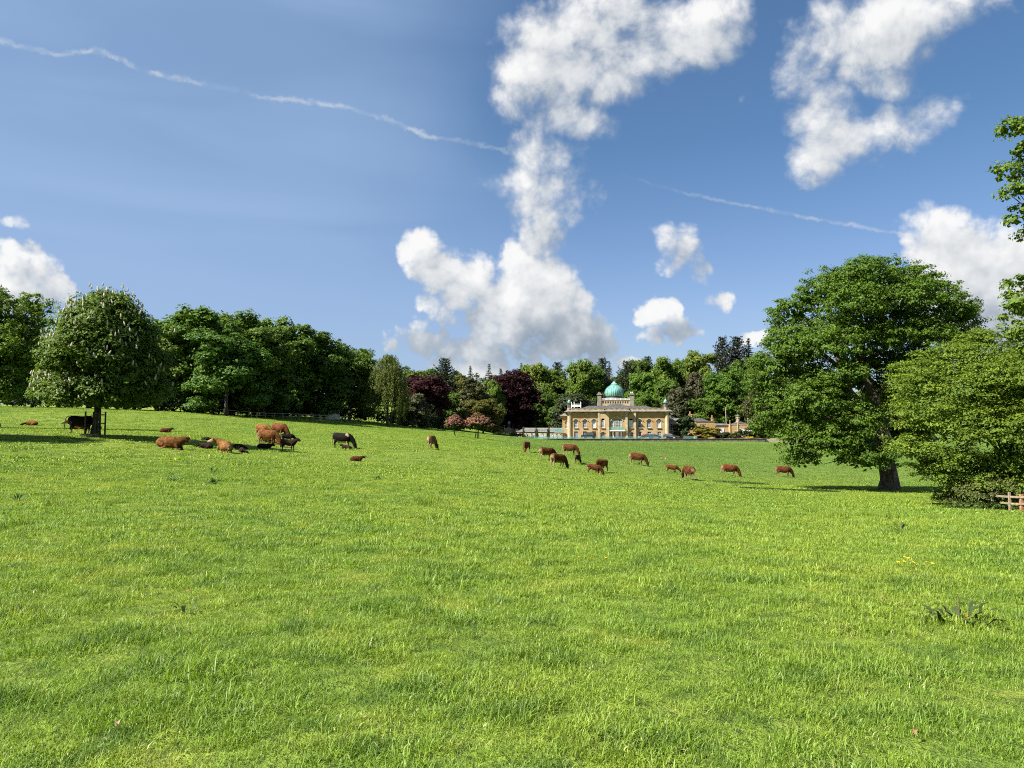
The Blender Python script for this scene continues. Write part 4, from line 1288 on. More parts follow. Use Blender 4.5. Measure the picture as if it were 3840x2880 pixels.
bl['kind'] = 'stuff'
me, _, _ = crown('foliage', [(0, 0, .15, 1.0, .6, .2)], 40, 14, .25, .08, 79, m_leaf)
link('foliage', me, yf).color = (.06, .1, .02, 1)


# ================================================================== the house and its terrace
def stone_material(name, c, pale, rust, scale=.35):
    m, b, o = material(name)
    p = b.node('ShaderNodeTexCoord').outputs['Object']
    n1 = b.noise(p, scale, 5.0, 0.62, 0.4)
    n2 = b.noise(b.v('MULTIPLY', p, (1, 1, .45)), scale * 2.7, 5.0, 0.65)
    n3 = b.noise(p, 9.0, 4.0, 0.6)
    k = b.mix(b.smooth(n1, .44, .62), c, pale)
    k = b.mix(b.m('MULTIPLY', b.smooth(n2, .52, .72), .75), k, rust)
    k = b.mix(b.m('MULTIPLY', b.smooth(n3, .45, .7), .22), k, tuple(x * .55 for x in c))
    # faint courses of ashlar
    br = b.node('ShaderNodeTexBrick', {'Scale': 1.0, 'Mortar Size': .018, 'Brick Width': .9, 'Row Height': .36, 'Color1': (1, 1, 1, 1), 'Color2': (.93, .93, .93, 1), 'Mortar': (.78, .76, .72, 1)})
    b.put(br.inputs['Vector'], b.node('ShaderNodeCombineXYZ', {0: b.m('ADD', b.node('ShaderNodeSeparateXYZ', {0: p}).outputs[0], b.node('ShaderNodeSeparateXYZ', {0: p}).outputs[1]), 1: b.node('ShaderNodeSeparateXYZ', {0: p}).outputs[2]}).outputs[0])
    k = b.mix(1.0, k, br.outputs[0], 'MULTIPLY')
    bp = b.node('ShaderNodeBump', {'Strength': .4, 'Distance': .02, 'Height': n3})
    s = b.node('ShaderNodeBsdfPrincipled', {'Base Color': k, 'Roughness': .9, 'Specular IOR Level': .2, 'Normal': bp.outputs[0]})
    b.put(o.inputs[0], s.outputs[0])
    return m


m_stone = stone_material('golden_stone', (.345, .228, .102), (.385, .295, .17), (.34, .175, .052), .22)
m_trim = stone_material('pale_stone', (.38, .30, .185), (.45, .38, .26), (.30, .22, .12), .8)
m_grey_stone = stone_material('grey_stone', (.215, .195, .150), (.27, .25, .20), (.13, .115, .085), .8)
m_dark_stone = stone_material('terrace_stone', (.085, .075, .058), (.16, .145, .11), (.05, .045, .035), 1.2)
m_eave = plain('weathered_eave', (.19, .165, .13), .9, var=.2, scale=1.2)
m_slate = plain('slate', (.072, .070, .068), .75, var=.25, scale=1.6)
m_lead = plain('lead_roof', (.115, .130, .135), .55, var=.2, scale=.7, spec=.4)
m_white = plain('white_paint', (.78, .78, .76), .5, var=.03)
m_blank = plain('grey_shutter', (.165, .185, .215), .6, var=.06)
m_door = plain('pale_door', (.42, .42, .40), .5, var=.06)
m_dark_iron = plain('dark_iron', (.03, .03, .03), .6)
m_timber = plain('weathered_timber', (.25, .195, .125), .85, var=.2, scale=6)
m_timber_red = plain('reddish_timber', (.34, .16, .085), .85, var=.2, scale=6)
m_timber_grey = plain('grey_timber', (.30, .25, .18), .9, var=.2, scale=6)
m_timber_dark = plain('dark_timber', (.085, .070, .050), .9, var=.2, scale=6)
m_gravel = plain('gravel', (.34, .28, .20), .95, var=.2, scale=4)

m_copper, b, o = material('verdigris_copper')
p = b.node('ShaderNodeTexCoord').outputs['Object']
n = b.noise(b.v('MULTIPLY', p, (1, 1, .3)), 1.4, 6.0, .65, .3)
c = b.mix(b.smooth(n, .30, .62), (.075, .205, .165), (.165, .37, .31))
c = b.mix(b.m('MULTIPLY', b.smooth(b.noise(p, 3.2, 4.0, .6), .58, .74), .5), c, (.05, .13, .115))
s = b.node('ShaderNodeBsdfPrincipled', {'Base Color': c, 'Roughness': .62, 'Specular IOR Level': .3})
b.put(o.inputs[0], s.outputs[0])

m_pane, b, o = material('window_glass')
s = b.node('ShaderNodeBsdfPrincipled', {'Base Color': (.035, .04, .05, 1), 'Roughness': .06, 'Specular IOR Level': .6})
b.put(o.inputs[0], s.outputs[0])
m_blind = plain('drawn_blind', (.50, .51, .52), .7, var=.05)

m_tgl, b, o = material('turquoise_glass')
tr = b.node('ShaderNodeBsdfTransparent', {0: (.68, .88, .86, 1)})
df = b.node('ShaderNodeBsdfPrincipled', {'Base Color': (.25, .48, .46, 1), 'Roughness': .15, 'Specular IOR Level': .5})
mx = b.node('ShaderNodeMixShader', {0: .17})
b.put(mx.inputs[1], tr.outputs[0])
b.put(mx.inputs[2], df.outputs[0])
b.put(o.inputs[0], mx.outputs[0])

TZ = 1.28                                             # level of the terrace

# terrace: gravel platform behind its retaining wall
mb = MB()
mb.box(-2, 100, 221.6, 300, -.5, TZ - .02)
tp = mb.build('terrace', m_gravel)
tp['kind'] = 'structure'
mb = MB()
rr = random.Random(4)
x = at(2045, HORIZON, 221).x
x_end = at(2870, HORIZON, 221).x
tw = thing('terrace_wall', 'long low dark stone retaining wall at the edge of the pasture before the house', 'wall', (0, 0, 0))
body = MB()
body.box(x - 1.0, x_end, 221.25, 221.6, -.6, TZ - .1)
body.build('wall_core', m_dark_stone, tw)
pieces = [MB().box(-.75, .75, -.22, .22, -.07, .07).mesh('coping_stone', m_dark_stone), MB().box(-.75, .75, -.24, .22, -.06, .08).mesh('coping_stone', m_grey_stone)]
k = 0
while x < x_end:
    link('coping_stone', pieces[0 if rr.random() < .78 else 1], tw, (x, 221.35, TZ - .02 + rr.uniform(-.02, .02)), (0, rr.uniform(-.01, .01), rr.uniform(-.02, .02)))
    x += 1.53


def hz(zx):
    return (zx - 1060) * .01967


def hv(zy):
    return (1060 - zy) * .01967


hp = at(2313.6, HORIZON, 228)
HOUSE_RZ = R(-5)
house = thing('country_house', 'golden stone country house with a large green copper onion dome', 'house', (hp.x, hp.y, TZ), HOUSE_RZ)

SASH = {}


def sash_mesh(w, h, nx, ny, bar=.045):
    key = (round(w, 2), round(h, 2), nx, ny)
    if key not in SASH:
        mb = MB()
        f = .085
        mb.box(-w / 2, -w / 2 + f, -.04, .06, 0, h).box(w / 2 - f, w / 2, -.04, .06, 0, h)
        mb.box(-w / 2 + f, w / 2 - f, -.04, .06, 0, f).box(-w / 2 + f, w / 2 - f, -.04, .06, h - f, h)
        for i in range(1, nx):
            xx = -w / 2 + w * i / nx
            mb.box(xx - bar / 2, xx + bar / 2, -.02, .03, f, h - f)
        for j in range(1, ny):
            zz = h * j / ny
            b2 = bar * (1.5 if j * 2 == ny else 1)
            mb.box(-w / 2 + f, w / 2 - f, -.024, .026, zz - b2 / 2, zz + b2 / 2)
        SASH[key] = mb.mesh('window', m_white), MB().box(-w / 2 + f, w / 2 - f, .04, .05, f, h - f).mesh('pane', m_pane), MB().box(-w / 2 + f, w / 2 - f, .07, .08, h * .45, h - f).mesh('blind', m_blind), \
            MB().box(-w / 2 + f, w / 2 - f, .034, .038, f, h - f).mesh('blind', m_blind), MB().box(-w / 2 - .14, w / 2 + .14, -.36, -.02, -.14, 0).mesh('sill', m_trim)
    return SASH[key]


def window(parent, x, y, z, w, h, nx=3, ny=4, blind=0, sill=True, rz=0.0):
    f, g, bl, bl2, si = sash_mesh(w, h, nx, ny)
    o = link('window', f, parent, (x, y, z), (0, 0, rz))
    link('pane', g, o)
    if blind:
        link('blind', bl2 if blind == 2 else bl, o, (0, -.03, 0) if blind == 1 else (0, 0, 0))
    if sill:
        link('sill', si, o, (0, -.14, 0))
    return o


def arch_pts(x, z, w, rise, n=8, ogee=False):
    out = []
    for i in range(n + 1):
        t = i / n * 2 - 1
        zz = rise * (1 - abs(t) ** 2.2) if not ogee else rise * (.78 * math.sqrt(max(0, 1 - abs(t) ** 2)) + .22 * (1 - abs(t)) ** 2)
        out.append((x + t * w / 2, z + zz))
    return out


# --- walls with their openings
UPX = [445, 582, 718, 1400, 1540, 1685]
W_UP = [(hz(c) - .62, hz(c) + .62, hv(897), hv(772)) for c in UPX]
W_LOW_L = [(hz(c) - .56, hz(c) + .56, hv(1058), hv(950)) for c in (447, 580, 718)]
W_LOW_R = [(hz(c) - .56, hz(c) + .56, hv(1058), hv(955)) for c in (1405, 1543, 1690)]
mb = MB()
mb.wall(hz(322), hz(790), 0, hv(640), [w for w in W_UP if w[0] < 0 and w[1] < hz(790)] + W_LOW_L, 0, .34)
mb.wall(hz(1330), hz(1840), 0, hv(640), [w for w in W_UP if w[0] > hz(1330)] + W_LOW_R, 0, .34)
X0, X1 = hz(322), hz(1840)
mb.add([(X0, 0, 0), (X0, 0, hv(640)), (X0, 21, hv(640)), (X0, 21, 0)], [(0, 1, 2, 3)])
mb.add([(X1, 0, 0), (X1, 21, 0), (X1, 21, hv(640)), (X1, 0, hv(640))], [(0, 1, 2, 3)])
mb.add([(X0, 21, 0), (X0, 21, hv(640)), (X1, 21, hv(640)), (X1, 21, 0)], [(0, 1, 2, 3)])
mb.build('wall', m_stone, house)
# flanking bays and the middle bay stand forward
FY, BY = -.7, -1.5
mb = MB()
holes = [(hz(820), hz(878), hv(897), hv(762)), (hz(816), hz(882), hv(1058), hv(955))]
mb.wall(hz(790), hz(905), 0, hv(640), holes, FY, .4)
holes2 = [(hz(1240), hz(1300), hv(897), hv(762)), (hz(1240), hz(1305), hv(1058), hv(955))]
mb.wall(hz(1215), hz(1330), 0, hv(640), holes2, FY, .4)
for xx, s in ((hz(790), 1), (hz(1330), -1)):
    mb.box(min(xx, xx - .01 * s), max(xx, xx - .01 * s), FY + .002, 0, 0, hv(640))
mb.build('wall', m_stone, house)
mb = MB()
holes3 = [(hz(968), hz(1146), hv(1058), hv(945)), (hz(978), hz(1136), hv(895), hv(775))]
mb.wall(hz(942), hz(1186), 0, hv(640), holes3, BY + .35, .6)
for xx in (905, 1215):
    mb.box(hz(xx) - .01, hz(xx) + .01, BY + .2, FY, 0, hv(640))
mb.build('wall', m_stone, house)
for a_, c_ in ((903, 942), (1186, 1217)):
    MB().box(hz(a_), hz(c_), BY - .05, BY + .6, 0, hv(645)).box(hz(a_) - .1, hz(c_) + .1, BY - .15, BY + .65, 0, .45).box(hz(a_) - .08, hz(c_) + .08, BY - .13, BY + .63, hv(672), hv(660)).build('pilaster', m_trim, house)
for xx in (790, 1330):
    MB().box(hz(xx) - .28, hz(xx) + .28, FY - .09, FY + .3, 0, hv(648)).build('pilaster', m_trim, house)
for xx in (350, 1808):
    MB().lathe([(.72, 0), (.72, .5), (.60, .6), (.60, hv(670)), (.74, hv(662)), (.74, hv(645))], 8, hz(xx), .1).build('corner_shaft', m_trim, house)
# string course below the eaves and small square vents
mb = MB()
mb.box(hz(378), hz(760), -.07, .05, hv(676), hv(670)).box(hz(1350), hz(1778), -.07, .05, hv(676), hv(670)).box(hz(945), hz(1183), BY + .28, BY + .4, hv(672), hv(666))
mb.build('string_course', m_trim, house)
vent = MB().box(-.36, .36, -.03, .03, -.12, .12).mesh('vent', m_dark_iron)
for xx, yy in ((560, 0), (720, 0), (1400, 0), (1545, 0), (1690, 0), (1005, BY + .35), (1105, BY + .35), (1265, FY)):
    link('vent', vent, house, (hz(xx), yy - .01, hv(660)))

# --- windows
blinds = {445: 1, 582: 0, 718: 2, 1400: 0, 1540: 0, 1685: 2}
for c_ in UPX:
    o_ = window(house, hz(c_), .2, hv(897), 1.16, 2.2, 3, 4, blinds[c_])
    a_in, a_out = arch_pts(hz(c_), hv(790), 1.5, .48), arch_pts(hz(c_), hv(790), 1.95, .72)
    MB().band(a_in, a_out, -.32, .0).build('hood', m_trim, house)
    # segmental head filling the top of the opening
    pts = arch_pts(0, hv(783) - hv(897), 1.22, .22)
    MB().band(pts, [(q[0], 2.47) for q in pts], .0, .1).build('lintel', m_stone, o_, (0, -.1, 0))
for c_, bl in ((849, 1), (1270, 2)):
    window(house, hz(c_), FY + .2, hv(897), 1.12, 2.2, 3, 4, bl)
    a_in, a_out = arch_pts(hz(c_), hv(785), 1.14, .62), arch_pts(hz(c_), hv(785), 1.36, .78)
    MB().band(a_in, a_out, FY - .08, FY + .02).build('hood', m_stone, house)
for c_ in (447, 580, 718):
    MB().box(-.55, .55, 0, .05, 0, hv(950) - .05).build('shutter', m_blank, house, (hz(c_), .24, .05))
for c_ in (1405, 1543, 1690):
    window(house, hz(c_), .2, .08, 1.06, 1.98, 2, 4, 0, False)
for c_, mt in ((849, m_blank), (1272, m_blank)):
    if c_ < 1000:
        MB().box(-.62, .62, 0, .05, 0, 1.9).build('shutter', mt, house, (hz(c_), FY + .28, .1))
    else:
        window(house, hz(c_), FY + .25, .1, 1.2, 1.85, 3, 3, 0, False)
    a_in, a_out = arch_pts(hz(c_), hv(975), 1.18, .42), arch_pts(hz(c_), hv(975), 1.55, .66)
    MB().band(a_in, a_out, FY - .16, FY + .02).build('hood', m_trim, house)
# middle bay: three lights under a large pointed arch, balcony, three doors
yb = BY + .55
window(house, hz(1058), yb, hv(897), 1.28, 2.25, 4, 5, 0, False)
window(house, hz(998), yb, hv(897), .50, 2.25, 2, 5, 0, False)
window(house, hz(1115), yb, hv(897), .50, 2.25, 2, 5, 0, False)
a_in, a_out = arch_pts(hz(1057), hv(800), 3.4, 1.35, 12, True), arch_pts(hz(1057), hv(800), 3.9, 1.62, 12, True)
MB().band(a_in, a_out, BY + .2, BY + .36).build('arch_moulding', m_trim, house)
MB().box(hz(950), hz(1170), BY - .75, BY + .4, hv(948), hv(936)).build('balcony_slab', m_white, house)
pane = MB().box(-.95, .95, -.015, .015, 0, .95).mesh('glass_panel', m_tgl)
for i in range(2):
    link('glass_panel', pane, house, (hz(1060) - 1.02 + 2.04 * i, BY - .68, hv(936)))
for s in (-1, 1):
    link('glass_panel', MB().box(-.015, .015, -.4, .4, 0, .95).mesh('glass_panel', m_tgl), house, (hz(1060) + s * 2.08, BY - .25, hv(936)))
for c_, w in ((997, .62), (1060, 1.1), (1124, .62)):
    d_ = MB().box(-w / 2, w / 2, 0, .06, 0, 2.05).build('door', m_door, house, (hz(c_), BY + .7, .06))
    MB().box(-w / 2 + .1, -.03, -.025, 0, .2, .9).box(.03, w / 2 - .1, -.025, 0, .2, .9).box(-w / 2 + .1, -.03, -.025, 0, 1.05, 1.9).box(.03, w / 2 - .1, -.025, 0, 1.05, 1.9).build('door_panel', m_white, d_)
for c_ in (1028, 1094):
    MB().lathe([(.16, 0), (.16, .2), (.11, .25), (.11, 1.9), (.18, 2.15)], 10, hz(c_), BY + .5).build('column', m_stone, house)
lamp = MB().lathe([(.02, .5), (.12, .42), (.14, .1), (.05, 0)], 6).build('lantern', m_white, house, (hz(1055), BY - .1, hv(985)))


# --- deep eaves: a sloping stone shelf carried round the roof
def eave(mb, x0, x1, y0, y1, z0, z1, out, inn):
    lo_ = [(x0 - out, y0 - out, z0), (x1 + out, y0 - out, z0), (x1 + out, y1 + out, z0), (x0 - out, y1 + out, z0)]
    md = [(x, y, z + .12) for x, y, z in lo_]
    hi = [(x0 - inn, y0 - inn, z1), (x1 + inn, y0 - inn, z1), (x1 + inn, y1 + inn, z1), (x0 - inn, y1 + inn, z1)]
    f = []
    for k in range(4):
        n = (k + 1) % 4
        f += [(k, n, n + 4, k + 4), (k + 4, n + 4, n + 8, k + 8)]
    mb.add(lo_ + md + hi, f + [(3, 2, 1, 0), (8, 9, 10, 11)])
    return mb


eave(MB(), X0, X1, 0, 21, hv(655), hv(630), 1.05, .15).build('eave', m_eave, house)
eave(MB(), hz(905), hz(1215), BY, 2, hv(654), hv(629), .98, .15).build('eave', m_eave, house)
# balustrade with its many small stone piers
bz0, bz1 = hv(630), hv(600)
mb = MB()
mb.box(X0 + .2, hz(890), .1, .38, bz1 - .12, bz1 + .04).box(hz(1230), X1 - .2, .1, .38, bz1 - .12, bz1 + .04).box(hz(890), hz(1230), BY + .1, BY + .38, bz1 - .12, bz1 + .04)
mb.box(X0 + .2, hz(890), .1, .38, bz0 - .02, bz0 + .1).box(hz(1230), X1 - .2, .1, .38, bz0 - .02, bz0 + .1).box(hz(890), hz(1230), BY + .1, BY + .38, bz0 - .02, bz0 + .1)
mb.box(hz(890) - .14, hz(890) + .14, BY + .1, .38, bz0, bz1 + .05).box(hz(1230) - .14, hz(1230) + .14, BY + .1, .38, bz0, bz1 + .05)
mb.build('parapet_rail', m_eave, house)
mb = MB()
xx = X0 + .5
while xx < X1 - .3:
    yy = BY if hz(895) < xx < hz(1225) else 0
    mb.box(xx - .12, xx + .12, yy + .14, yy + .34, bz0 + .1, bz1 - .12)
    xx += .36
bl = mb.build('baluster_row', m_trim, house)
bl['kind'] = 'stuff'
mb = MB()
mb.box(X0 + .4, hz(880), .42, .5, bz0, bz1 - .1).box(hz(1240), X1 - .4, .42, .5, bz0, bz1 - .1).box(hz(900), hz(1220), BY + .42, BY + .5, bz0, bz1 - .1)
mb.build('parapet_back', m_slate, house)


def hip(mb, x0, x1, y0, y1, z0, z1, run):
    vs = [(x0, y0, z0), (x1, y0, z0), (x1, y1, z0), (x0, y1, z0), (x0 + run, y0 + run, z1), (x1 - run, y0 + run, z1), (x1 - run, y1 - run, z1), (x0 + run, y1 - run, z1)]
    return mb.add(vs, [(0, 1, 5, 4), (1, 2, 6, 5), (2, 3, 7, 6), (3, 0, 4, 7), (4, 5, 6, 7)])


hip(MB(), hz(430), hz(1720), .6, 20.5, bz0 - .1, hv(555) + .0, 4.0).build('roof', m_slate, house)
hip(MB(), hz(862), hz(1256), BY + .5, 8, bz0 + .3, hv(535) + .1, 2.2).build('roof', m_slate, house)
# attic storey below the dome
ax0, ax1, ay0 = hz(800) * 1.04, hz(1318) * 1.04, 6.5
az0, az1 = hv(600), hv(487) * 1.035
at_ = MB().wall(ax0, ax1, az0, az1, [(ax0 + (ax1 - ax0) * (k + .22 + 1.6) / 14.2, ax0 + (ax1 - ax0) * (k + .78 + 1.6) / 14.2, az1 - .95, az1 - .22) for k in range(11)], ay0, .5)
at_.box(ax0, ax1, ay0 + .55, 17, az0, az1).box(ax0 - .12, ax1 + .12, ay0 - .16, ay0 + .3, az1, az1 + .14)
at_.build('attic_storey', m_trim, house)
mb = MB()
rz0, rz1 = az1 + .14, hv(452) * 1.03
mb.box(ax0 + .9, ax1 - .9, ay0 - .04, ay0 + .04, rz1 - .09, rz1).box(ax0 + .9, ax1 - .9, ay0 - .04, ay0 + .04, rz0, rz0 + .09)
for k in range(7):
    xx = ax0 + .9 + (ax1 - ax0 - 1.8) * k / 6
    mb.box(xx - .07, xx + .07, ay0 - .06, ay0 + .06, rz0, rz1)
mb.build('roof_railing', m_white, house)
for s, xx in ((-1, hz(820) * 1.04), (1, hz(1300) * 1.04)):
    top = hv(362) * 1.03
    ck = MB().box(xx - .58, xx + .58, ay0 - .2, ay0 + .96, hv(600), hv(405) * 1.03).box(xx - .80, xx + .80, ay0 - .42, ay0 + 1.18, hv(400) * 1.03, hv(388) * 1.03).box(xx - .66, xx + .66, ay0 - .28, ay0 + 1.04, hv(405) * 1.03, hv(400) * 1.03)
    ck.box(xx - .5, xx + .5, ay0 - .1, ay0 + .86, hv(388) * 1.03, hv(372) * 1.03).build('chimney', m_grey_stone, house)
    for dx in (-.22, .22):
        MB().lathe([(.15, 0), (.11, .3), (.13, .36)], 8).build('chimney_pot', m_white if s > 0 else m_grey_stone, house, (xx + dx, ay0 + .4, hv(372) * 1.03))
# the dome
DY, DS = 11.5, 1.052
dome_prof = [(112, 432), (126, 424), (137, 405), (142, 385), (143, 368), (141, 352), (135, 334), (126, 317), (114, 301), (99, 286), (82, 272), (66, 260), (54, 251), (47, 245)]
dm = MB().lathe([(r_ * .01967 * DS, hv(z_) * DS) for r_, z_ in dome_prof], 64, hz(1052), DY, .018).build('dome', m_copper, house, smooth=False)
mb = MB()
for k in range(28):
    a_ = k * 2 * math.pi / 28 + .05
    mb.tube([(hz(1052) + math.cos(a_) * r_ * .01967 * DS, DY + math.sin(a_) * r_ * .01967 * DS, hv(z_) * DS) for r_, z_ in dome_prof[1:]], [.055] * (len(dome_prof) - 1), 4, False)
rb = mb.build('rib', plain('dark_copper', (.05, .14, .12), .6), dm)
rb['kind'] = 'stuff'
MB().lathe([(52 * .01967, hv(246) * DS), (54 * .01967, hv(240) * DS), (38 * .01967, hv(228) * DS), (20 * .01967, hv(213) * DS), (8 * .01967, hv(200) * DS), (.04, hv(192) * DS)], 24, hz(1052), DY).build('dome_cap', m_copper, house)
MB().lathe([(.05, hv(195) * DS), (.05, hv(175) * DS), (.13, hv(168) * DS), (.05, hv(160) * DS), (.04, hv(140) * DS), (.10, hv(132) * DS), (.03, hv(125) * DS), (.015, hv(88) * DS)], 8, hz(1052), DY).build('finial', m_timber, house)
MB().lathe([(122 * .01967 * DS, hv(446) * DS), (124 * .01967 * DS, hv(440) * DS), (116 * .01967 * DS, hv(432) * DS)], 48, hz(1052), DY).build('dome_ring', m_dark_iron, house)
MB().lathe([(126 * .01967 * DS, hv(480) * DS), (122 * .01967 * DS, hv(445) * DS)], 48, hz(1052), DY).build('drum', m_lead, house)
# corner turrets with small copper domes
for xx, yy in ((345, .5), (1792, .5), (1815, 5.5)):
    k_ = 1 + yy / 228
    pr = lambda rows: [(r_, hv(z_) * k_) for r_, z_ in rows]
    t_ = MB().lathe(pr([(.66, 632), (.66, 605), (.52, 600), (.52, 592)]), 8, hz(xx), yy)
    for q in range(8):
        a_ = q * math.pi / 4
        t_.box(hz(xx) + .44 * math.cos(a_) - .07, hz(xx) + .44 * math.cos(a_) + .07, yy + .44 * math.sin(a_) - .07, yy + .44 * math.sin(a_) + .07, hv(592) * k_, hv(528) * k_)
    t_.lathe(pr([(.30, 592), (.30, 528)]), 8, hz(xx), yy)
    t_.lathe(pr([(.52, 530), (.78, 524), (.80, 520), (.5, 516)]), 16, hz(xx), yy)
    tu = t_.build('corner_turret', m_grey_stone, house)
    MB().lathe(pr([(.40, 516), (.47, 505), (.46, 493), (.36, 483), (.2, 477), (.06, 472), (.03, 462)]), 20, hz(xx), yy).build('turret_dome', m_copper, tu)
    MB().lathe(pr([(.03, 466), (.06, 460), (.02, 452), (.01, 440)]), 6, hz(xx), yy).build('finial', m_timber, tu)
# white lookout rail on the roof
mb = MB()
lx0, lx1, ly = hz(392) * 1.02, hz(532) * 1.02, 5.0
for xx, hh in ((lx0, 505), (lx0 + .8, 500), (lx1, 500)):
    mb.box(xx - .09, xx + .09, ly - .09, ly + .09, hv(590), hv(hh + 8) * 1.02)
    mb.lathe([(.10, hv(hh + 8) * 1.02), (.03, hv(hh) * 1.02)], 6, xx, ly)
mb.box(lx0, lx1, ly - .05, ly + .05, hv(540) * 1.02, hv(534) * 1.02).box(lx0, lx1, ly - .05, ly + .05, hv(575) * 1.02, hv(553) * 1.02)
mb.build('lookout_railing', m_white, house)
# bowed bay on the garden side
bx0, bx1, by0, by1 = hz(252) * 1.02, X0 + .4, 5, 13
mb = MB()
mb.wall(bx0, bx1, 0, hv(712), [(bx0 + .75, bx0 + 1.6, hv(905), hv(790)), (bx0 + .6, bx1 - .5, .1, hv(985))], by0, .3)
mb.box(bx0, bx0 + .01, by0, by1, 0, hv(712))
bay = mb.build('side_bay', m_stone, house)
window(bay, bx0 + 1.18, by0 + .15, hv(905), .84, 2.25, 3, 5, 0, False)
window(bay, (bx0 + bx1) / 2 + .05, by0 + .15, .1, 1.0, 1.35, 3, 2, 0, False)
a_in, a_out = arch_pts(bx0 + 1.18, hv(805), 1.0, .55), arch_pts(bx0 + 1.18, hv(805), 1.4, .8)
MB().band(a_in, a_out, by0 - .14, by0 + .02).build('hood', m_trim, bay)
eave(MB(), bx0, bx1 + 3, by0, by1, hv(712), hv(688), .85, .1).build('eave', m_eave, bay)
MB().box(bx0 + .3, bx1 + 2, by0 + .4, by1 - .4, hv(690), hv(668)).build('parapet', m_trim, bay)
MB().box(bx0 - 2.4, bx1 - 1.2, by0 - 2.2, by0 + 2, hv(975), hv(968)).build('terrace_slab', m_stone, bay)
pn = MB().box(-.72, .72, -.015, .015, 0, .95).mesh('glass_panel', m_tgl)
for k in range(2):
    link('glass_panel', pn, bay, (bx0 - 1.6 + 1.5 * k, by0 - 2.1, hv(968)))

# ---- glass balustrade along the terrace edge
fence = thing('glass_balustrade', 'low turquoise glass panel fence along the terrace edge in front of the house', 'fence', (0, 0, 0))
gp = MB().box(-.98, .98, -.012, .012, 0, .62).mesh('glass_panel', m_tgl)
gpost = MB().box(-.025, .025, -.025, .025, 0, .66).mesh('post', m_lead)
x = at(1985, HORIZON, 223).x
while x < at(2500, HORIZON, 223).x:
    link('glass_panel', gp, fence, (x, 223, TZ))
    link('post', gpost, fence, (x + 1.0, 223, TZ))
    x += 2.02
f2 = thing('glass_balustrade', 'separate short run of thicker turquoise glass panels beside the dark parked car', 'fence', (0, 0, 0))
gp2 = MB().box(-.98, .98, -.012, .012, 0, .78).mesh('glass_panel', m_tgl)
x = at(2562, HORIZON, 222.6).x
for k in range(2):
    link('glass_panel', gp2, f2, (x + 1.0 + k * 2.0, 222.6, TZ))
for k in range(3):
    link('post', gpost, f2, (x + k * 2.0, 222.6, TZ))

# ---- orangery: a curved grey stone range with arched windows and a lead roof
ora = thing('orangery', 'long curving grey stone orangery with arched windows and a lead roof', 'building', (0, 0, 0))
plan = [at(2112, HORIZON, 240), at(2082, HORIZON, 246), at(2046, HORIZON, 254), at(2006, HORIZON, 263), at(1966, HORIZON, 273), at(1936, HORIZON, 281)]
plan = [Vector((p.x, p.y, 0)) for p in plan]
WB, WT, RT = TZ - .4, TZ + 2.05, TZ + 3.3
wl, rf, cop = MB(), MB(), MB()
for i in range(len(plan) - 1):
    a_, c_ = plan[i], plan[i + 1]
    d_ = (c_ - a_)
    n_ = Vector((d_.y, -d_.x, 0)).normalized()
    if n_.y > 0:
        n_ = -n_
    back = -n_ * 5
    up = .12 * i
    wl.add([a_ + Vector((0, 0, WB)), c_ + Vector((0, 0, WB)), c_ + Vector((0, 0, WT + up + .12)), a_ + Vector((0, 0, WT + up))], [(0, 1, 2, 3)])
    rf.add([a_ + n_ * .3 + Vector((0, 0, WT + up)), c_ + n_ * .3 + Vector((0, 0, WT + up + .12)), c_ + back * .5 + Vector((0, 0, RT + up)), a_ + back * .5 + Vector((0, 0, RT + up - .12)),
            c_ + back + Vector((0, 0, WT + up)), a_ + back + Vector((0, 0, WT + up))], [(0, 1, 2, 3), (3, 2, 4, 5)])
    cop.obox(a_ + n_ * .2 + Vector((0, 0, WT + up)), c_ + n_ * .2 + Vector((0, 0, WT + up + .12)), .5, .22)
    cop.obox(a_ + back * .5 + Vector((0, 0, RT + up - .1)), c_ + back * .5 + Vector((0, 0, RT + up + .02)), .3, .2)
    nwin = 2 if i < 4 else 1
    ang = math.atan2(d_.y, d_.x) + math.pi
    for k in range(nwin):
        q = a_.lerp(c_, (k + .5) / nwin) + n_ * .03
        root = link('arched_window', MB().prism([(-.62, 0), (.62, 0)] + [(x_, z_) for x_, z_ in reversed(arch_pts(0, .85, 1.24, .62, 8, True))], -.01, .03).mesh('arched_window', m_pane), ora, (q.x, q.y, TZ + up), (0, 0, ang))
        MB().band(arch_pts(0, .85, 1.24, .62, 8, True), arch_pts(0, .85, 1.62, .86, 8, True), -.15, .06).build('arch_moulding', m_dark_stone, root)
        w_ = MB().box(-.03, .03, -.03, -.012, 0, 1.4).box(-.33, -.28, -.03, -.012, 0, 1.2).box(.28, .33, -.03, -.012, 0, 1.2).box(-.62, .62, -.034, -.014, .4, .45).box(-.62, .62, -.034, -.014, .82, .88)
        w_.build('glazing_bar', m_white, root)
        f_ = q + n_ * .2
        fin = MB().lathe([(.10, 0), (.13, .12), (.05, .22), (.12, .4), (.02, .75)], 6).build('finial', m_grey_stone, ora, (f_.x - .9, f_.y, WT + up + .1))
wl.build('wall', m_grey_stone, ora)
rf.build('roof', m_lead, ora)
cop.build('cornice', m_grey_stone, ora)

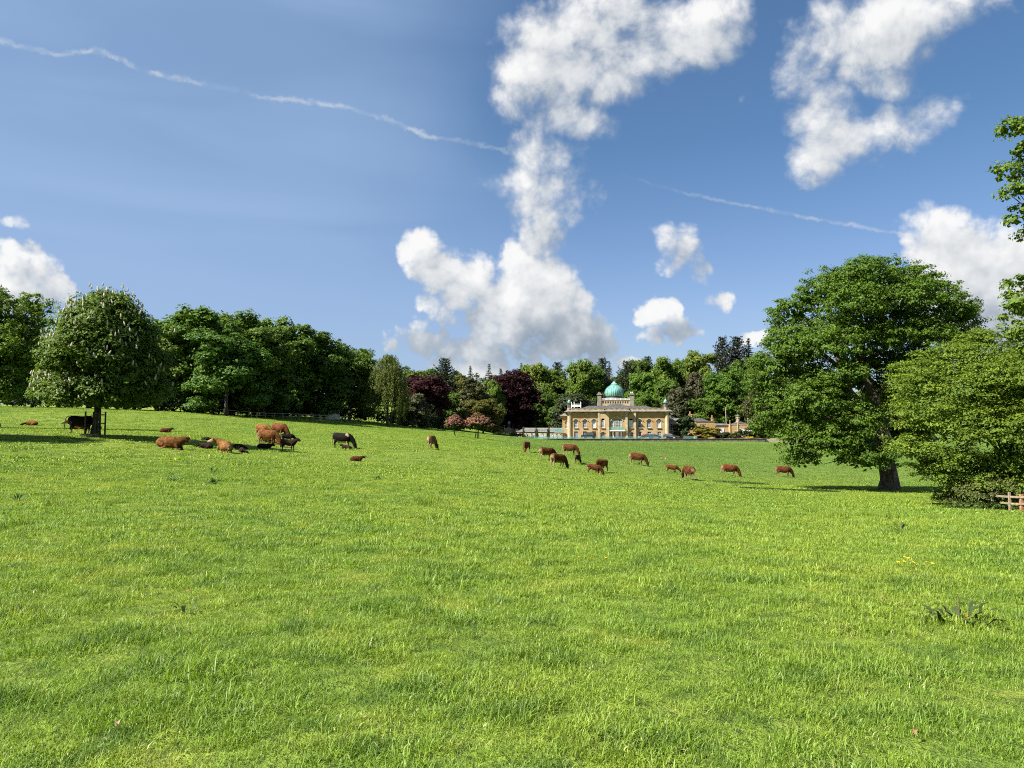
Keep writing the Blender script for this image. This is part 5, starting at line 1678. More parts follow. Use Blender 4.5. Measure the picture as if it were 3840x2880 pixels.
# ---- small pavilion at the end of the orangery
pp = at(1907, HORIZON, 284)
pv = thing('garden_pavilion', 'small grey stone pavilion with pinnacles, fan window and a little domed cupola', 'building', (pp.x, pp.y, TZ + .9), R(6))
s = .0160                                              # metres per pixel of the enlarged view used to measure it
px_ = lambda q: (q - 345) * s
pz_ = lambda q: (555 - q) * s
mb = MB()
mb.box(px_(165), px_(600), .6, 8, -.5, pz_(412)).box(px_(240), px_(450), 0, 1, -.5, pz_(430))
mb.prism([(px_(232), pz_(430)), (px_(458), pz_(430)), (px_(430), pz_(385)), (px_(345), pz_(360)), (px_(262), pz_(385))], -.1, 1.2)
mb.box(px_(160), px_(605), .45, 8.1, pz_(412), pz_(400))
mb.build('wall', m_grey_stone, pv)
fw = MB().prism([(px_(285), 0), (px_(405), 0)] + list(reversed(arch_pts(px_(345), pz_(520), 120 * s, .85, 10, True))), -.04, .02).build('fan_window', m_pane, pv)
mb = MB()
for k in range(7):
    a_ = math.pi * (k + .5) / 7
    mb.obox((px_(345), -.06, pz_(535)), (px_(345) + .85 * math.cos(a_), -.06, pz_(535) + 1.0 * math.sin(a_)), .09, .03)
mb.build('glazing_bar', m_trim, fw)
MB().band(arch_pts(px_(345), pz_(520), 120 * s, .85, 10, True), arch_pts(px_(345), pz_(520), 150 * s, 1.1, 10, True), -.18, .02).build('arch_moulding', m_trim, pv)
for q, top, yy in ((130, 305, .6), (240, 298, 0), (445, 300, 0), (590, 310, .6), (613, 340, 8)):
    MB().lathe([(.17, -.5), (.15, pz_(410)), (.20, pz_(405)), (.11, pz_(395)), (.10, pz_(top + 25)), (.16, pz_(top + 18)), (.02, pz_(top - 6))], 8, px_(q), yy).build('pinnacle', m_grey_stone, pv)
fin = MB().lathe([(.1, 0), (.14, .12), (.05, .25), (.1, .38), (.02, .55)], 6).mesh('urn', m_grey_stone)
for q in (185, 210, 475, 510, 545, 575):
    link('urn', fin, pv, (px_(q), .7, pz_(400)))
mb = MB()
mb.lathe([(.75, pz_(375)), (.72, pz_(352)), (.6, pz_(348))], 8, px_(370), 2)
for q in range(8):
    a_ = q * math.pi / 4 + .2
    mb.lathe([(.07, pz_(350)), (.07, pz_(290))], 6, px_(370) + .52 * math.cos(a_), 2 + .52 * math.sin(a_))
mb.lathe([(.62, pz_(290)), (.92, pz_(280)), (.90, pz_(274)), (.5, pz_(268))], 12, px_(370), 2)
cu = mb.build('cupola', m_grey_stone, pv)
MB().lathe([(.42, pz_(268)), (.50, pz_(250)), (.47, pz_(232)), (.3, pz_(215)), (.08, pz_(206)), (.03, pz_(195)), (.02, pz_(178))], 20, px_(370), 2).build('cupola_dome', plain('pale_verdigris', (.33, .47, .40), .6), cu)

# ---- clipped yews before the orangery
cyp = []
for i, (px, top, hw, d, lb) in enumerate([(1963, 1599, 5, 251, 'clipped narrow yew column nearest the pavilion before the orangery'), (2010, 1602, 4.4, 247, 'taller of a pair of clipped yew columns before the orangery'), (2015, 1608, 3.6, 246, 'shorter yew column, close to the taller one of its pair'),
                                          (2054, 1607, 5.2, 240, 'clipped yew column nearest the house before the orangery'), (2059, 1602, 3.2, 243, 'thin yew column rising just behind the one nearest the house'), (1862, 1590, 5, 262, 'dark yew column beside the pavilion and the pink hawthorn')]):
    g = at(px, HORIZON, d)
    z0 = max(TZ, gz(g.x, d) - .05) if i != 5 else gz(g.x, d)
    h, w = at(px, top, d).z - z0, hw / F * d
    root = thing('clipped_yew', lb, 'shrub', (g.x, d, z0), i, 'clipped yew columns by the orangery')
    me, _, _ = crown('crown', [(0, 0, h * .3, w, w, h * .32), (0, 0, h * .62, w * .8, w * .8, h * .26), (0, 0, h * .86, w * .5, w * .5, h * .14)], 70, 22, .16, .085, 60 + i, m_needle, low=-1.1, shell=.85)
    link('crown', me, root).color = (.040, .052, .018, 1)
    MB().tube([(0, 0, -.2), (0, 0, h * .3)], [.07, .05], 6).build('trunk', m_bark, root)
# low hedge in front of the pavilion
g = at(1905, HORIZON, 243)
hd = thing('low_hedge', 'low dark hedge running before the grey pavilion', 'hedge', (g.x, 243, gz(g.x, 243)))
me, _, _ = crown('foliage', [(x_, 0, .35, 1.4, .8, .6 + .2 * math.sin(x_ * 2)) for x_ in np.arange(-4.5, 5, 1.4)], 160, 20, .35, .12, 88, m_leaf)
link('foliage', me, hd).color = (.048, .07, .022, 1)

# ---- service wing, garden pavilion and flagpole on the other side
WS = .01543
wx = lambda q, d=240: at(2450 + q / 5.395, HORIZON, d).x
wz = lambda q: 1.6 + (1030 - q) * WS
wing = thing('service_wing', 'low golden stone service wing with slate roof and chimneys joined to the house', 'building', (0, 0, 0))
mb = MB()
hole = [(wx(318), wx(392), wz(885), wz(748))]
mb.wall(wx(295), wx(850), TZ - .2, wz(690), hole, 240, .3).box(wx(295), wx(850), 240.4, 250, TZ - .2, wz(690))
hole2 = [(wx(952, 238), wx(1074, 238), wz(828), wz(765))]
mb.wall(wx(850, 238), wx(1250, 238), TZ - .2, wz(705), hole2, 238, .3).box(wx(850, 238), wx(1250, 238), 238.4, 250, TZ - .2, wz(705))
mb.build('wall', m_stone, wing)
MB().box(wx(1250, 244) - .02, wx(1565, 244), 244, 250, TZ - .2, wz(775)).box(wx(1250, 244), wx(1565, 244), 243.85, 244, wz(800), wz(792)).build('wall', m_stone, wing)
MB().box(wx(295), wx(850), 239.8, 250.1, wz(692), wz(682)).box(wx(848, 238), wx(1254, 238), 237.8, 250.2, wz(706), wz(696)).box(wx(1255, 244), wx(1565, 244), 243.7, 250, wz(778), wz(768)).build('cornice', m_grey_stone, wing)
hip(MB(), wx(295), wx(850), 240, 249.5, wz(684), wz(632), 2.0).build('roof', m_lead, wing)
hip(MB(), wx(800, 238), wx(1130, 238), 238.3, 249, wz(697), wz(640), 1.6).build('roof', m_slate, wing)
hip(MB(), wx(1250, 244), wx(1560, 244), 244, 250, wz(770), wz(740), .9).build('roof', m_lead, wing)
window(wing, (wx(318) + wx(392)) / 2, 240.15, wz(885), wx(392) - wx(318), wz(748) - wz(885), 2, 3, 0, True)
MB().band(arch_pts((wx(318) + wx(392)) / 2, wz(762), 1.5, .45), arch_pts((wx(318) + wx(392)) / 2, wz(762), 1.9, .68), 239.7, 240).build('hood', m_trim, wing)
window(wing, (wx(952, 238) + wx(1074, 238)) / 2, 238.15, wz(828), wx(1074, 238) - wx(952, 238), wz(765) - wz(828), 4, 2, 0, True)
window(wing, wx(1398, 244), 243.9, wz(935), 1.0, 1.45, 2, 3, 2, True)
for a_, c_, top, low, yy in ((735, 780, 560, 690, 242), (782, 804, 575, 860, 239.6), (1185, 1220, 640, 700, 241)):
    ck = MB().box(wx(a_, yy), wx(c_, yy), yy, yy + .8, wz(low), wz(top)).box(wx(a_, yy) - .12, wx(c_, yy) + .12, yy - .12, yy + .92, wz(top), wz(top - 10))
    ck = ck.build('chimney', m_stone, wing)
    if top != 575:
        MB().lathe([(.24, wz(top - 10)), (.2, wz(top - 35)), (.26, wz(top - 40)), (.12, wz(top - 66))], 8, (wx(a_, yy) + wx(c_, yy)) / 2, yy + .4).build('chimney_pot', m_timber_red, ck)

gpv = thing('cupola_pavilion', 'golden stone pavilion with slate pyramid roof and dark onion cupola beside the shrubs', 'building', (0, 0, 0))
yy = 242
MB().box(wx(1560, yy), wx(1930, yy), yy, yy + 6, TZ - .2, wz(768)).box(wx(1555, yy), wx(1935, yy), yy - .12, yy + 6.1, wz(768), wz(756)).box(wx(1710, yy), wx(1728, yy), yy - .1, yy, TZ, wz(768)).build('wall', m_stone, gpv)
hip(MB(), wx(1650, yy), wx(1915, yy), yy, yy + 5, wz(756), wz(700), 1.6).build('roof', m_slate, gpv)
cx_ = wx(1764, yy)
mb = MB()
mb.lathe([(.75, wz(720)), (.72, wz(704))], 8, cx_, yy + 2.4)
for q in range(8):
    a_ = q * math.pi / 4 + .15
    mb.box(cx_ + .5 * math.cos(a_) - .09, cx_ + .5 * math.cos(a_) + .09, yy + 2.4 + .5 * math.sin(a_) - .09, yy + 2.4 + .5 * math.sin(a_) + .09, wz(704), wz(632))
mb.lathe([(.7, wz(634)), (.85, wz(622)), (.5, wz(614))], 12, cx_, yy + 2.4)
cu = mb.build('cupola', m_trim, gpv)
MB().lathe([(.45, wz(616)), (.72, wz(600)), (.74, wz(588)), (.55, wz(572)), (.22, wz(558)), (.05, wz(545)), (.02, wz(505))], 20, cx_, yy + 2.4).build('cupola_dome', plain('dull_copper', (.085, .085, .075), .7), cu)
for q, top in ((1555, 672), (1712, 628), (1920, 632)):
    MB().lathe([(.14, TZ), (.13, wz(760)), (.18, wz(755)), (.10, wz(745)), (.10, wz(top + 20)), (.15, wz(top + 14)), (.02, wz(top))], 8, wx(q, yy), yy - .1).build('pinnacle', m_trim, gpv)
yw_ = thing('yard_wall', 'grey garden wall with two pinnacles and small urns beside the cupola pavilion', 'wall', (0, 0, 0))
MB().box(wx(1930, 246), wx(2130, 246), 246, 246.5, TZ - .2, wz(795)).build('wall_body', m_grey_stone, yw_)
for q, top in ((1990, 662), (2025, 645)):
    MB().lathe([(.14, wz(800)), (.12, wz(790)), (.10, wz(top + 18)), (.14, wz(top + 12)), (.02, wz(top))], 8, wx(q, 246), 246.2).build('pinnacle', m_grey_stone, yw_)
MB().lathe([(.08, 0), (.2, .1), (.24, .4), (.12, .6), (.02, .75)], 8).build('urn', m_white, yw_, (wx(2056, 246), 246.2, wz(795)))
fp = at(2450 + 1492 / 5.395, HORIZON, 247)
fl = thing('flagpole', 'tall slightly leaning grey pole rising behind the service wing', 'pole', (fp.x, 247, TZ))
MB().tube([(0, 0, 0), (-.34, 0, wz(400) - TZ)], [.16, .12], 8).build('pole', m_timber_grey, fl)
MB().tube([(.35, 0, wz(640) - TZ), (-.05, 0, wz(470) - TZ)], [.03, .03], 5).build('stay', m_dark_iron, fl)


# ---- cars before the house
def rbox_profile(mb, prof, w0, w1, zsplit):
    """A car body: side outline (x, z) given counter-clockwise, drawn in towards the roof."""
    def y(z, s):
        return s * (w0 if z <= zsplit else w0 + (w1 - w0) * min(1, (z - zsplit) / .55))
    n = len(prof)
    vs = [(x_, y(z_, -1), z_) for x_, z_ in prof] + [(x_, y(z_, 1), z_) for x_, z_ in prof]
    return mb.add(vs, [tuple(range(n)), tuple(reversed(range(n, 2 * n)))] + [(k + n, (k + 1) % n + n, (k + 1) % n, k) for k in range(n)])


def car(label, loc, rz, paint, prof, glass, wheels, half, roof_half):
    root = thing('parked_car', label, 'car', loc, rz, 'cars parked before the house')
    body = rbox_profile(MB(), prof, half, roof_half, .85).build('body', paint, root)
    for s in (-1, 1):
        for poly in glass:
            vs = []
            for x_, z_ in poly:
                yy_ = s * (half + (roof_half - half) * min(1, max(0, (z_ - .85) / .55)) + .012)
                vs.append((x_, yy_, z_))
            MB().add(vs, [tuple(range(len(vs)))]).build('side_window', m_car_glass, root)
    # windscreen and rear window, a little proud of the body
    for (xa, za), (xb, zb) in ((prof[-1], prof[-2]), ):
        pass
    wh = MB()
    tyre = MB().tube([(0, -.11, 0), (0, .11, 0)], [.33, .33], 18).mesh('wheel', m_tyre)
    rim = MB().tube([(0, -.02, 0), (0, .02, 0)], [.20, .20], 14).mesh('rim', m_rim)
    for x_ in wheels:
        for s in (-1, 1):
            w_ = link('wheel', tyre, root, (x_, s * (half - .10), .33))
            link('rim', rim, w_, (0, s * .10, 0))
    lampm = MB().box(-.03, .03, -.14, .14, -.08, .08).mesh('headlight', m_rim)
    fx = max(p_[0] for p_ in prof)
    for s in (-1, 1):
        link('headlight', lampm, root, (fx - .02, s * (half - .24), .68))
    MB().box(fx - .05, fx + .03, -half * .5, half * .5, .42, .54).build('number_plate', m_white, root)
    return root


m_tyre = plain('tyre', (.02, .02, .02), .8)
m_rim = plain('rim', (.5, .5, .5), .35, .6)
m_car_glass = plain('car_glass', (.05, .06, .07), .08, spec=.7)


def paint(name, c):
    m, b, o = material(name)
    s = b.node('ShaderNodeBsdfPrincipled', {'Base Color': (*c, 1), 'Roughness': .30, 'Specular IOR Level': .4, 'Coat Weight': .15, 'Coat Roughness': .08})
    b.put(o.inputs[0], s.outputs[0])
    return m


EST = [(-2.25, .35), (2.25, .35), (2.28, .62), (2.05, .86), (1.05, .98), (.35, 1.46), (-1.75, 1.48), (-2.2, 1.0)]
EST_G = [[(.95, .97), (.32, 1.40), (-.45, 1.42), (-.45, .97)], [(-.52, .97), (-.52, 1.42), (-1.30, 1.42), (-1.30, .97)], [(-1.36, .97), (-1.36, 1.42), (-1.72, 1.42), (-2.0, 1.0)]]
BOX = [(-2.0, .40), (2.1, .40), (2.12, .95), (1.95, 1.06), (.95, 1.10), (.62, 1.86), (-1.95, 1.88), (-2.02, 1.1)]
BOX_G = [[(.86, 1.12), (.58, 1.76), (.02, 1.78), (.02, 1.12)], [(-.06, 1.12), (-.06, 1.78), (-.9, 1.78), (-.9, 1.12)], [(-.98, 1.12), (-.98, 1.78), (-1.85, 1.78), (-1.85, 1.12)]]
SAL = [(-2.1, .32), (2.1, .32), (2.12, .58), (1.9, .78), (1.0, .86), (.35, 1.30), (-.85, 1.32), (-1.45, .92), (-2.08, .86)]
SAL_G = [[(.90, .87), (.32, 1.24), (-.25, 1.26), (-.25, .87)], [(-.31, .87), (-.31, 1.26), (-.82, 1.26), (-1.3, .92)]]
def spot(px, d):
    p = at(px, HORIZON, d)
    return (p.x, d, TZ)
car('boxy black four-wheel drive with pale reflecting windows, parked facing the lawn corner', spot(2208, 224.6), R(148), paint('black_paint', (.012, .012, .014)), BOX, BOX_G, (-1.25, 1.35), .88, .78)
car('dark red car half hidden behind the dark estate', spot(2421, 225.8), R(200), paint('red_paint', (.16, .012, .018)), SAL, SAL_G, (-1.3, 1.3), .84, .66)
car('dark blue estate car parked in front of the red one', spot(2450, 224.6), R(-24), paint('blue_paint', (.018, .024, .042)), EST, EST_G, (-1.35, 1.4), .90, .70)
car('black estate car standing by itself at the corner of the house', spot(2517, 224.4), R(-40), paint('black_paint', (.013, .014, .017)), EST, EST_G, (-1.35, 1.4), .90, .70)

# ---- white cottage glimpsed behind the beeches
g = at(1224, HORIZON, 183)
cz = gz(g.x, 183)
ct = thing('white_cottage', 'white cottage wall glimpsed under the beeches behind the fence', 'house', (g.x, 183, cz))
h1, h2 = at(1224, 1548, 183).z - cz, at(1224, 1528, 183).z - cz
MB().wall(-1.9, 2.0, 0, h1, [(-.9, -.3, h1 - 1.6, h1 - .5)], 0, .2).box(-1.9, 2.0, .25, 5, 0, h1).prism([(-1.9, h1), (2.0, h1), (0, h2)], 0, 5).build('wall', m_white, ct)
MB().add([(-2.2, -.3, h1 - .2), (0, -.3, h2 + .1), (0, 5.3, h2 + .1), (-2.2, 5.3, h1 - .2), (2.3, -.3, h1 - .2), (2.3, 5.3, h1 - .2)], [(0, 1, 2, 3), (1, 4, 5, 2)]).build('roof', m_slate, ct)
MB().box(-.9, -.3, .1, .16, h1 - 1.6, h1 - .5).build('window', m_pane, ct)


# ================================================================== fences and tree guard
FB = [(676, 1547, 137), (699, 1548, 138), (747, 1551, 140), (795, 1555, 142), (843, 1559, 145), (893, 1563, 148), (941, 1567, 151), (963, 1569, 152), (996, 1570, 154), (1028, 1571, 157), (1060, 1571.5, 160), (1091, 1572, 163), (1121, 1572, 166),
      (1148, 1573, 169), (1176, 1575, 172), (1204, 1576, 175), (1230, 1577, 178), (1255, 1579, 180), (1281, 1580, 183), (1304, 1581, 185), (1328, 1582, 187)]
pf = thing('post_and_rail_fence', 'long weathered post and rail fence along the top of the pasture before the trees', 'fence', (0, 0, 0))
pm = MB().box(-.075, .075, -.075, .075, -.5, 1.22).mesh('post', m_timber_grey)
tops = []
for px, py, d in FB:
    g = on_ground(px, py, d)
    link('post', pm, pf, g)
    tops.append(g)
for a_, c_ in zip(tops[:-1], tops[1:]):
    for h in (1.14, .62):
        MB().obox(a_ + Vector((0, -.09, h)), c_ + Vector((0, -.09, h)), .05, .10 if h > 1 else .06).build('rail', m_timber_grey, pf)

# near wooden fence at the picture edge
wf = thing('wooden_fence', 'pale two-rail wooden fence under the hornbeam at the picture edge', 'fence', (0, 0, 0))
def nf(px, py, d):
    return at(px, py, d)
pa, pb, pc = [on_ground(x_, y_, d_) for x_, y_, d_ in ((3615, 1900, 55), (3788, 1918, 52.5), (3832, 1920, 52))]
pe = on_ground(3990, 1926, 51)
pmid = on_ground(3722, 1910, 53.3)
for q, h, mt, w in ((pa, 1.15, m_timber_grey, .12), (pmid, 1.15, m_timber_grey, .12), (pb, 1.22, m_timber, .12), (pc, 1.10, m_timber_red, .17), (pe, 1.15, m_timber, .12)):
    MB().box(-w / 2, w / 2, -w / 2, w / 2, -.4, h).build('post', mt, wf, q)
for a_, c_ in ((pa, pmid), (pmid, pb), (pb, pe)):
    MB().obox(a_ + Vector((0, -.1, .92)), c_ + Vector((0, -.1, .92)), .05, .13).build('rail', m_timber, wf)
    if a_ is not pa:
        MB().obox(a_.lerp(c_, .45 if a_ is pmid else 0) + Vector((0, -.1, .50)), c_ + Vector((0, -.1, .50)), .05, .11).build('rail', m_timber, wf)
mb = MB()
for k in range(5):
    mb.obox(pb + Vector((0, .07, .08 + .09 * k)), pe + Vector((0, .07, .08 + .09 * k)), .008, .008)
mb.build('stock_wire', m_dark_iron, wf)
wd = thing('verge_weeds', 'rough weeds and nettles growing along the foot of the wooden fence', 'weeds', (pmid.x, pmid.y, pmid.z))
me, _, _ = crown('foliage', [(x_, -.35 + .03 * x_, .15, .7, .5, .35 + .12 * math.sin(x_ * 3)) for x_ in np.arange(-3.2, 4.0, .8)], 170, 18, .28, .07, 99, m_leaf, up=.5, flat=.8)
link('foliage', me, wd).color = (.060, .105, .024, 1)

# timber guard round the chestnut trunk
g = on_ground(356, 1634, 58)
tg = thing('tree_guard', 'square timber cattle guard of thin posts round the chestnut trunk', 'tree guard', g)
for x_, y_ in ((-.72, -.1), (-.46, .55), (.46, .55), (.30, -.55), (.34, -.2)):
    MB().box(x_ - .045, x_ + .045, y_ - .045, y_ + .045, -.3, 1.85).build('post', m_timber_dark, tg)
for z_ in (.95, 1.6):
    MB().obox((.30, -.55, z_), (.46, .55, z_), .04, .08).build('rail', m_timber_dark, tg)
    MB().obox((-.72, -.1, z_ - .1), (-.46, .55, z_ - .1), .04, .08).build('rail', m_timber_dark, tg)
MB().obox((-.75, -.62, .10), (.55, -.62, .10), .10, .10).build('kerb_rail', m_timber, tg)

# ================================================================== cattle
def fur_material():
    m, b, o = material('cattle_coat')
    info = b.node('ShaderNodeObjectInfo')
    pale = b.node('ShaderNodeAttribute', attribute_name='pale').outputs['Fac']
    dark = b.node('ShaderNodeAttribute', attribute_name='dark').outputs['Fac']
    p = b.node('ShaderNodeTexCoord').outputs['Object']
    n = b.noise(p, 5.0, 5.0, .6)
    n2 = b.noise(p, 38.0, 3.0, .6)
    c = b.mix(b.smooth(n, .32, .68), b.mix(1.0, info.outputs['Color'], (.45, .42, .40), 'MULTIPLY'), b.mix(1.0, info.outputs['Color'], (1.30, 1.25, 1.2), 'MULTIPLY'))
    sx_ = b.node('ShaderNodeSeparateXYZ', {0: p}).outputs
    c = b.mix(b.m('MULTIPLY', b.smooth(sx_[0], .0, .95), .62), c, b.mix(1.0, c, (.42, .36, .34), 'MULTIPLY'))      # forequarters and neck darker than the rump
    c = b.mix(b.m('MULTIPLY', b.smooth(b.noise(b.v('MULTIPLY', p, (1.0, 1.0, .5)), 2.1, 3.0, .5), .5, .7), .5), c, b.mix(1.0, c, (.5, .42, .4), 'MULTIPLY'))
    c = b.mix(b.m('MULTIPLY', b.m('ADD', pale, b.m('MULTIPLY', b.m('SUBTRACT', n, .5), b.m('MULTIPLY', pale, .8))), info.outputs['Alpha'], clamp=True), c, (.34, .235, .135))
    c = b.mix(b.m('MULTIPLY', dark, .8), c, (.03, .02, .014))
    c = b.mix(b.m('MULTIPLY', b.smooth(n2, .45, .7), .25), c, (.02, .012, .008))
    s = b.node('ShaderNodeBsdfPrincipled', {'Base Color': c, 'Roughness': .8, 'Specular IOR Level': .1})
    b.put(o.inputs[0], s.outputs[0])
    return m


m_coat = fur_material()


def chain(mb, rows, n=12):
    """rows: (x, y, z, half width, half height): a tube of ellipses with rounded ends."""
    pts = [Vector(r_[:3]) for r_ in rows]
    rings = []
    for i, p in enumerate(pts):
        t = (pts[min(i + 1, len(pts) - 1)] - pts[max(i - 1, 0)]).normalized()
        s = t.cross(Vector((0, 0, 1)))
        s = s.normalized() if s.length > .2 else Vector((0, 1, 0))
        u = s.cross(t).normalized()
        w, h = rows[i][3], rows[i][4]
        rings.append([p + s * math.cos(k * 6.2832 / n) * w + u * math.sin(k * 6.2832 / n) * h for k in range(n)])
    vs = [q for r_ in rings for q in r_]
    fs = []
    for i in range(len(pts) - 1):
        for k in range(n):
            a_, c_ = i * n + k, i * n + (k + 1) % n
            fs.append((a_, c_, c_ + n, a_ + n))
    a0, a1 = len(vs), len(vs) + 1
    t0, t1 = (pts[0] - pts[1]).normalized(), (pts[-1] - pts[-2]).normalized()
    vs += [pts[0] + t0 * min(rows[0][3], rows[0][4]) * .6, pts[-1] + t1 * min(rows[-1][3], rows[-1][4]) * .6]
    for k in range(n):
        fs.append((a0, (k + 1) % n, k))
        e = (len(pts) - 1) * n
        fs.append((a1, e + k, e + (k + 1) % n))
    mb.add(vs, fs)


def animal(name, parts, voxel, pale_fn, dark_fn, iters=5):
    """Body parts melted into one continuous skin."""
    mb = MB()
    for rows in parts:
        chain(mb, rows)
    me = mb.mesh(name)
    o = bpy.data.objects.new(name, me)
    col.objects.link(o)
    m1 = o.modifiers.new('melt', 'REMESH')
    m1.mode, m1.voxel_size, m1.use_smooth_shade = 'VOXEL', voxel, True
    m2 = o.modifiers.new('ease', 'SMOOTH')
    m2.factor, m2.iterations = .5, iters
    dg = bpy.context.evaluated_depsgraph_get()
    out = bpy.data.meshes.new_from_object(o.evaluated_get(dg))
    bpy.data.objects.remove(o)
    bpy.data.meshes.remove(me)
    out.name = name
    n = len(out.vertices)
    co = np.empty(n * 3, np.float32)
    out.vertices.foreach_get('co', co)
    co = co.reshape(-1, 3)
    for key, fn in (('pale', pale_fn), ('dark', dark_fn)):
        a_ = out.attributes.new(key, 'FLOAT', 'POINT')
        a_.data.foreach_set('value', np.clip(fn(co), 0, 1).astype(np.float32))
    out.materials.clear()
    out.materials.append(m_coat)
    out.shade_smooth()
    return out


def sstep(x, a, b_):
    t = np.clip((x - a) / (b_ - a), 0, 1)
    return t * t * (3 - 2 * t)


def ball(co, c, r_, soft=.5):
    d = np.linalg.norm((co - np.array(c)) / np.array(r_), axis=1)
    return 1 - sstep(d, 1 - soft, 1 + soft)


def head_rows(base, tip, k=1.0):
    b_, t = Vector(base), Vector(tip)
    k *= 1.22
    return [(*b_, .115 * k, .15 * k), (*b_.lerp(t, .25), .130 * k, .155 * k), (*b_.lerp(t, .55), .108 * k, .125 * k), (*b_.lerp(t, .85), .09 * k, .095 * k), (*t, .088 * k, .08 * k)]


def ears(base, tip, k=1.0):
    b_, t = Vector(base), Vector(tip)
    d = (t - b_).normalized()
    side = d.cross(Vector((0, 0, 1))).normalized()
    up = side.cross(d).normalized()
    out = []
    for s in (-1, 1):
        r0 = b_ + d * .02 + side * s * .10 * k + up * .07 * k
        r1 = r0 + side * s * .19 * k + up * .03 * k - d * .03
        m = r0.lerp(r1, .5) - up * .01
        out.append([(*r0, .035 * k, .03 * k), (*m, .05 * k, .028 * k), (*r1, .022 * k, .02 * k)])
    return out


def standing(pose, bulk=1.0, leg=1.0, udder=False, step_=0.0, tail_up=False, turn=0.0):
    """Adult proportions, nose towards +x. pose: 'graze', 'low' or 'up'. turn: head swung sideways."""
    z0 = .62 * (leg - 1)
    B = lambda x, z, w, h: (x, 0, z + z0, w * bulk, h * (.5 + .5 * bulk))
    trunk = [B(-.96, 1.16, .16, .19), B(-.86, 1.13, .26, .30), B(-.64, 1.07, .30, .37), B(-.35, 1.01, .335, .41), B(-.05, .97, .36, .44), B(.22, .98, .35, .44), B(.45, 1.02, .315, .42), B(.66, 1.06, .25, .35), B(.80, 1.07, .17, .25)]
    if pose == 'graze':
        hb, ht = (1.16, turn * .25, .48), (1.33, turn * .45, .08)
        neck = [(.50, 0, 1.10 + z0, .23, .36), (.74, turn * .05, 1.0 + z0 * .8, .19, .31), (.95, turn * .12, .82, .155, .25), (1.10, turn * .2, .60, .135, .19), (*hb, .125, .16)]
    elif pose == 'low':
        hb, ht = (1.20, turn * .3, .84), (1.48, turn * .5, .52)
        neck = [(.50, 0, 1.10 + z0, .23, .36), (.80, turn * .08, 1.06 + z0, .18, .28), (1.02, turn * .2, .96, .145, .21), (*hb, .125, .16)]
    else:
        hb, ht = (1.04, turn * .3, 1.46 + z0), (1.40, turn * .6, 1.28 + z0)
        neck = [(.50, 0, 1.12 + z0, .22, .33), (.74, turn * .1, 1.22 + z0, .18, .28), (.92, turn * .2, 1.35 + z0, .145, .21), (*hb, .125, .16)]
    parts = [trunk, neck, head_rows(hb, ht)] + ears(hb, ht)
    L = lambda rows: [(x, y, z * leg if z < .8 else z + z0, w, h) for x, y, z, w, h in rows]
    for s in (-1, 1):
        k = step_ * s
        parts.append(L([(.50 + .02 * k, s * .17, .98, .11, .17), (.50 + .1 * k, s * .17, .74, .085, .11), (.50 + .2 * k, s * .165, .50, .062, .068), (.50 + .24 * k, s * .165, .42, .058, .062), (.49 + .3 * k, s * .165, .15, .042, .045), (.51 + .32 * k, s * .165, .08, .05, .055), (.53 + .33 * k, s * .165, .03, .058, .07)]))
        parts.append(L([(-.66, s * .16, 1.02, .15, .25), (-.63 - .06 * k, s * .185, .80, .12, .19), (-.66 - .12 * k, s * .18, .62, .08, .11), (-.76 - .2 * k, s * .175, .48, .058, .07), (-.745 - .26 * k, s * .175, .36, .05, .055), (-.71 - .3 * k, s * .175, .14, .042, .048), (-.68 - .31 * k, s * .175, .03, .058, .07)]))
    if tail_up:
        parts.append([(-.92, 0, 1.30 + z0, .04, .04), (-1.08, 0, 1.36 + z0, .035, .035), (-1.2, 0, 1.18 + z0, .032, .032), (-1.25, 0, .9 + z0, .034, .034), (-1.24, 0, .62, .05, .05), (-1.22, 0, .45, .03, .03)])
    else:
        parts.append([(-.95, 0, 1.28 + z0, .045, .045), (-1.03, 0, 1.12 + z0, .035, .035), (-1.02, 0, .80, .032, .032), (-1.0, 0, .55, .05, .05), (-1.0, 0, .40, .03, .03)])
    if udder:
        parts.append([(-.42, 0, .60 + z0, .14, .13), (-.25, 0, .62 + z0, .12, .12)])
    return parts


def lying(head='up', bulk=1.0, turn=0.0):
    """Couched on the folded legs, nose towards +x."""
    B = lambda x, z, w, h: (x, 0, z, w * bulk, h * (.6 + .4 * bulk))
    parts = [[B(-.98, .34, .20, .22), B(-.82, .40, .32, .33), B(-.5, .44, .40, .42), B(-.1, .45, .42, .43), B(.25, .46, .38, .43), B(.52, .46, .30, .38), B(.72, .46, .2, .28)]]
    if head == 'up':
        hb, ht = (.98, turn * .35, .86), (1.30, turn * .65, .68)
        neck = [(.42, 0, .54, .24, .36), (.66, turn * .1, .66, .20, .29), (.84, turn * .2, .78, .155, .22), (*hb, .13, .16)]
    else:
        hb, ht = (1.10, turn * .45, .30), (1.36, turn * .8, .12)
        neck = [(.55, 0, .50, .17, .26), (.82, turn * .15, .42, .14, .18), (*hb, .11, .13)]
    parts += [neck, head_rows(hb, ht)] + ears(hb, ht)
    for s in (-1, 1):
        parts.append([(.45, s * .24, .38, .11, .16), (.62, s * .28, .20, .08, .10), (.80, s * .27, .09, .06, .06), (.62, s * .29, .06, .05, .05), (.42, s * .28, .05, .055, .05)])
        parts.append([(-.66, s * .27, .42, .14, .25), (-.38, s * .36, .28, .11, .15), (-.16, s * .38, .13, .08, .09), (-.40, s * .40, .07, .055, .055), (-.66, s * .40, .05, .055, .05)])
    parts.append([(-1.0, 0, .42, .05, .05), (-1.12, .1, .25, .035, .035), (-1.02, .24, .09, .035, .035), (-.8, .40, .05, .045, .04)])
    return parts


